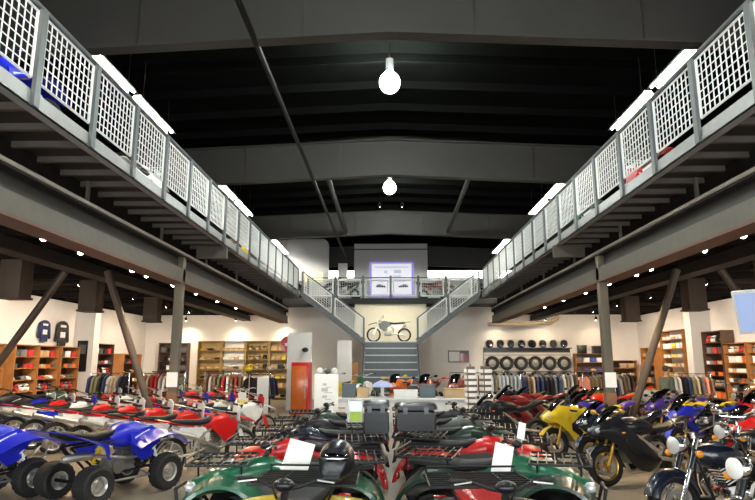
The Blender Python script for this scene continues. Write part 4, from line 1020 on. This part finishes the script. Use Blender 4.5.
# posters and wall gear
def poster(label, loc, w, h, rz, m, art):
    t = thing('framed_poster', label, 'poster', loc, R(rz)); MB().box((0, 0, 0), (w, .03, h)).build('frame', m, t)
    for (a, b, c, d, mm) in art: MB().box((a*w, -.019, b*h), (c*w, .008, d*h)).build('print', mm, t)
poster('tall dark framed poster on the left white pier', (-12.62, 24.73, 2.15), .42, 1.25, 0, STEELBLK, [(0, .22, .7, .3, GREYP), (0, -.2, .7, .4, BLACKP)])
poster('dark poster with a red square on the wall beside the stair', (3.6, 31.96, 2.2), 1.1, .62, 0, GREYP, [(-.2, 0, .5, .8, MATS['partition_grey']), (.27, -.08, .36, .7, MAROON)])
for (y, z, sc, m, l) in ((23.6, 3.15, 1.35, BLACKP, 'black and white riding jersey hung high on the left wall'), (22.35, 3.1, 1.1, GC['navy'], 'navy riding jersey hung high on the left wall')):
    t = thing('hanging_jersey', l, 'jersey', (-12.93, y, z+.35), R(0), None)
    pl = [(a*sc, b*sc) for a, b in poly]; MB().prism(pl, 'x', 0, .05).build('cloth', m, t); MB().box((.056, 0, -.4*sc), (.006, .26*sc, .16*sc)).build('number_patch', PAPER, t); MB().box((.056, 0, -.15*sc), (.006, .3*sc, .07*sc)).build('chest_stripe', PAPER, t)
# curved duct at the rear right
t = MB().tube([(4.9, 30.2, 3.78), (6.9, 30.2, 3.78), (8.0, 30.2, 3.86), (8.35, 30.2, 4.08), (8.4, 30.2, 4.3)], .11, 10).build('hanging_duct', mat('duct_tan', (.42, .34, .24), .5)); tag(t, 'tan pipe with an upturned end in front of the right rear wall', 'duct')
# hanging monitor on the right
t = thing('hanging_monitor', 'pale blue lit monitor tilted down from the right beam', 'monitor', (5.22, 8.4, 2.6), R(-52), rx=R(0))
q = Matrix.Rotation(R(14), 3, 'X')
mm = MB().box((0, 0, 0), (.82, .08, .62), rot=q, bev=.015).build('casing', MATS['partition_pale'], t)
MB().box(q @ Vector((0, -.045, 0)), (.74, .008, .54), rot=q).build('screen', mat('monitor_glow', (.1, .13, .2), .3, emit=(.5, .64, 1.0), estr=.5), mm)
MB().box(q @ Vector((.0, .2, .02)), (.5, .34, .42), rot=q, bev=.03).build('rear_shell', GREYP, t)
MB().bar((0, .1, .2), (0, .1, 1.28), .03, 8).build('ceiling_pole', M_COLM, t)
# big lit screen upstairs
t = thing('projection_screen', 'large lit white screen with a violet edge on the grey partition', 'screen', (.12, 33.0, 6.4))
MB().box((0, 0, 0), (2.42, .06, 1.95), bev=.01).build('violet_border', mat('screen_violet', (.1, .08, .2), .4, emit=(.42, .36, .95), estr=.5), t)
s_ = MB().box((0, -.04, .03), (2.2, .02, 1.72)).build('image', mat('screen_white', (.25, .25, .28), .4, emit=(.93, .91, 1.0), estr=.62), t)
MS1 = mat('screen_mark', (.2, .25, .3), .4, emit=(.6, .7, .78), estr=.5); MS2 = mat('screen_dark', (.03, .03, .04), .5)
for (x, z, w_, h_, m_) in ((-.35, .5, .2, .16, MS1), (.35, .52, .42, .18, MS1), (.3, .2, .5, .12, MS1), (-.35, .15, .3, .07, MS1), (0, .82, 2.0, .06, MS1), (0, -.12, 1.6, .05, MS1)):
    MB().box((x*.93, -.054, z*.85), (w_*.93, .008, h_)).build('caption_mark', m_, s_)
for x, d in ((-.62, 1), (.66, -1)):
    MB().prism([(x-.26*d, -.42), (x-.2*d, -.29), (x-.02*d, -.26), (x+.26*d, -.36), (x+.3*d, -.44)], 'y', -.06, -.05).build('vehicle_picture', MS2, s_)
# bright poster panels on the upper floor
t = thing('banner_stand', 'bright white banner standing left of the grey partition', 'banner', (-2.55, 32.4, 5.08)); MB().box((0, 0, 1.1), (.5, .04, 2.1)).build('banner_sheet', PAPER, t); MB().box((0, 0, .03), (.55, .3, .06)).build('base', STEELBLK, t)
t = MB().box((0, 0, .5), (1.0, .6, 1.0), bev=.02).build('display_table', PAPER, loc=(-1.75, 32.3, 5.08)); tag(t, 'white display block beside the bright banner upstairs', 'display')
t = thing('lit_opening', 'yellow glowing panel for a lit opening in the pale partition upstairs', 'opening', (-4.05, 31.55, 6.35)); MB().box((0, 0, 0), (1.0, .06, .5), bev=.01).build('lit_face', mat('lit_yellow', (.8, .7, .3), .5, emit=(1, .8, .35), estr=1.1), t)  # glowing panel stands in for a lit opening in the partition

# ---------------------------------------------------------------- person
def person(x, y, rz):
    t = thing('person', 'person in a grey green jacket standing among the bikes near the right wall', 'person', (x, y, 0), R(rz))
    def skin(name, verts, edges, m, sub=2, parent=None):
        me = bpy.data.meshes.new(name); me.from_pydata([v[0] for v in verts], edges, []); o = bpy.data.objects.new(name, me); COL.objects.link(o)
        o.modifiers.new('skin', 'SKIN'); sv = me.skin_vertices[0].data
        for i, v in enumerate(verts): r_ = v[1]; sv[i].radius = r_ if isinstance(r_, tuple) else (r_, r_); sv[i].use_root = (i == 0)
        o.modifiers.new('sub', 'SUBSURF').levels = sub; o.modifiers['sub'].render_levels = sub
        me.materials.append(m); o.parent = parent; return o
    SK = mat('skin', (.5, .3, .22), .55); JK = mat('jacket_sage', (.1, .12, .1), .8, bump=.2); TR = mat('trousers_dark', (.05, .05, .07), .8); HR = mat('hair_brown', (.09, .05, .03), .7)
    V_ = [((0, 0, .95), (.15, .11)), ((0, 0, 1.15), (.15, .11)), ((0, .01, 1.36), (.19, .12)), ((0, .01, 1.48), (.08, .07)), ((0, -.01, 1.56), (.055, .055)), ((0, -.02, 1.63), (.075, .09)), ((0, -.02, 1.72), (.075, .095)), ((0, -.01, 1.78), (.04, .05)),
          ((.2, .01, 1.42), .07), ((.25, .02, 1.14), .045), ((.24, -.14, .96), .035), ((.22, -.22, .93), .03), ((-.2, .01, 1.42), .07), ((-.25, .02, 1.14), .045), ((-.24, -.14, .96), .035), ((-.22, -.22, .93), .03),
          ((.1, 0, .85), .1), ((.11, -.01, .48), .065), ((.11, .02, .09), .045), ((.12, -.12, .04), .04), ((-.1, 0, .85), .1), ((-.11, -.01, .48), .065), ((-.11, .02, .09), .045), ((-.12, -.12, .04), .04)]
    E = [(0, 1), (1, 2), (2, 3), (3, 4), (4, 5), (5, 6), (6, 7), (2, 8), (8, 9), (9, 10), (10, 11), (2, 12), (12, 13), (13, 14), (14, 15), (0, 16), (16, 17), (17, 18), (18, 19), (0, 20), (20, 21), (21, 22), (22, 23)]
    skin('body', V_, E, SK, 2, t)
    J = [((0, 0, .92), (.18, .135)), ((0, 0, 1.15), (.175, .135)), ((0, .01, 1.37), (.21, .14)), ((0, .01, 1.47), (.1, .085)), ((.21, .01, 1.43), .085), ((.26, .02, 1.14), .062), ((.245, -.13, .97), .048), ((-.21, .01, 1.43), .085), ((-.26, .02, 1.14), .062), ((-.245, -.13, .97), .048)]
    skin('jacket', J, [(0, 1), (1, 2), (2, 3), (2, 4), (4, 5), (5, 6), (2, 7), (7, 8), (8, 9)], JK, 2, t)
    T_ = [((0, 0, .93), (.165, .125)), ((.1, 0, .83), .115), ((.11, -.01, .48), .082), ((.11, .02, .1), .07), ((-.1, 0, .83), .115), ((-.11, -.01, .48), .082), ((-.11, .02, .1), .07)]
    skin('trousers', T_, [(0, 1), (1, 2), (2, 3), (0, 4), (4, 5), (5, 6)], TR, 2, t)
    MB().ell((0, .015, 1.72), (.087, .1, .1), 14).build('hair', HR, t)
    for s in (-1, 1):
        MB().ell((s*.032, -.105, 1.695), (.012, .01, .008), 8).build('eye', PAPER, t); MB().ell((s*.085, -.01, 1.68), (.012, .025, .032), 8).build('ear', SK, t)
        MB().body([(-.13, .035, 0, .07), (-.05, .05, 0, .07), (.1, .045, 0, .1), (.13, .03, .01, .08)], n=12).build('shoe', BLACKP, t, loc=(s*.115, -.05, 0), rot=(0, 0, R(90)))
        for k in range(4):
            x_ = s*(.205+.012*k-.018*0); MB().tube([(x_-.01*s, -.22, .93), (x_-.01*s, -.27, .915-.004*k), (x_-.012*s, -.295, .89)], .0085, 6).build('finger', SK, t)
        MB().tube([(s*.2, -.2, .94), (s*.175, -.235, .93), (s*.17, -.26, .915)], .01, 6).build('thumb', SK, t)
    MB().ell((0, -.125, 1.67), (.013, .02, .022), 8).build('nose', SK, t); MB().ell((0, -.11, 1.628), (.026, .008, .007), 8).build('mouth', mat('lip', (.4, .15, .13), .5), t)
person(8.05, 18.0, 105)

# ---------------------------------------------------------------- camera, sky, exposure
w = bpy.data.worlds.new('world'); SC.world = w; w.use_nodes = True
bg = w.node_tree.nodes['Background']; bg.inputs['Color'].default_value = (1.0, .97, .93, 1); bg.inputs['Strength'].default_value = 9.0
for k, x in enumerate((-10.7, -5.6, 0, 5.6, 10.7)):
    L = bpy.data.lights.new('window_daylight', 'AREA'); L.shape = 'RECTANGLE'; L.size = 4.2 if abs(x) > 9 else 5.2; L.size_y = 3.0
    L.cycles.is_portal = True
    o = bpy.data.objects.new('window_daylight', L); COL.objects.link(o); o.location = (x, -4.22, 1.9); o.rotation_euler = (R(90), 0, 0)
cam = bpy.data.cameras.new('camera'); co = bpy.data.objects.new('camera', cam); COL.objects.link(co); SC.camera = co
cam.sensor_width = 36; cam.lens = 600/755*36; cam.clip_start = .05
co.location = (0, 0, 1.9); co.rotation_euler = (R(90+10.6), 0, R(1.15))
SC.view_settings.view_transform = 'Standard'; SC.view_settings.look = 'None'; SC.view_settings.gamma = 1; SC.view_settings.use_curve_mapping = False
SC.view_settings.exposure = 0.35
SC.cycles.use_denoising = True; SC.cycles.max_bounces = 6; SC.cycles.diffuse_bounces = 3; SC.cycles.glossy_bounces = 3; SC.cycles.transparent_max_bounces = 12
SC.cycles.sample_clamp_indirect = 6
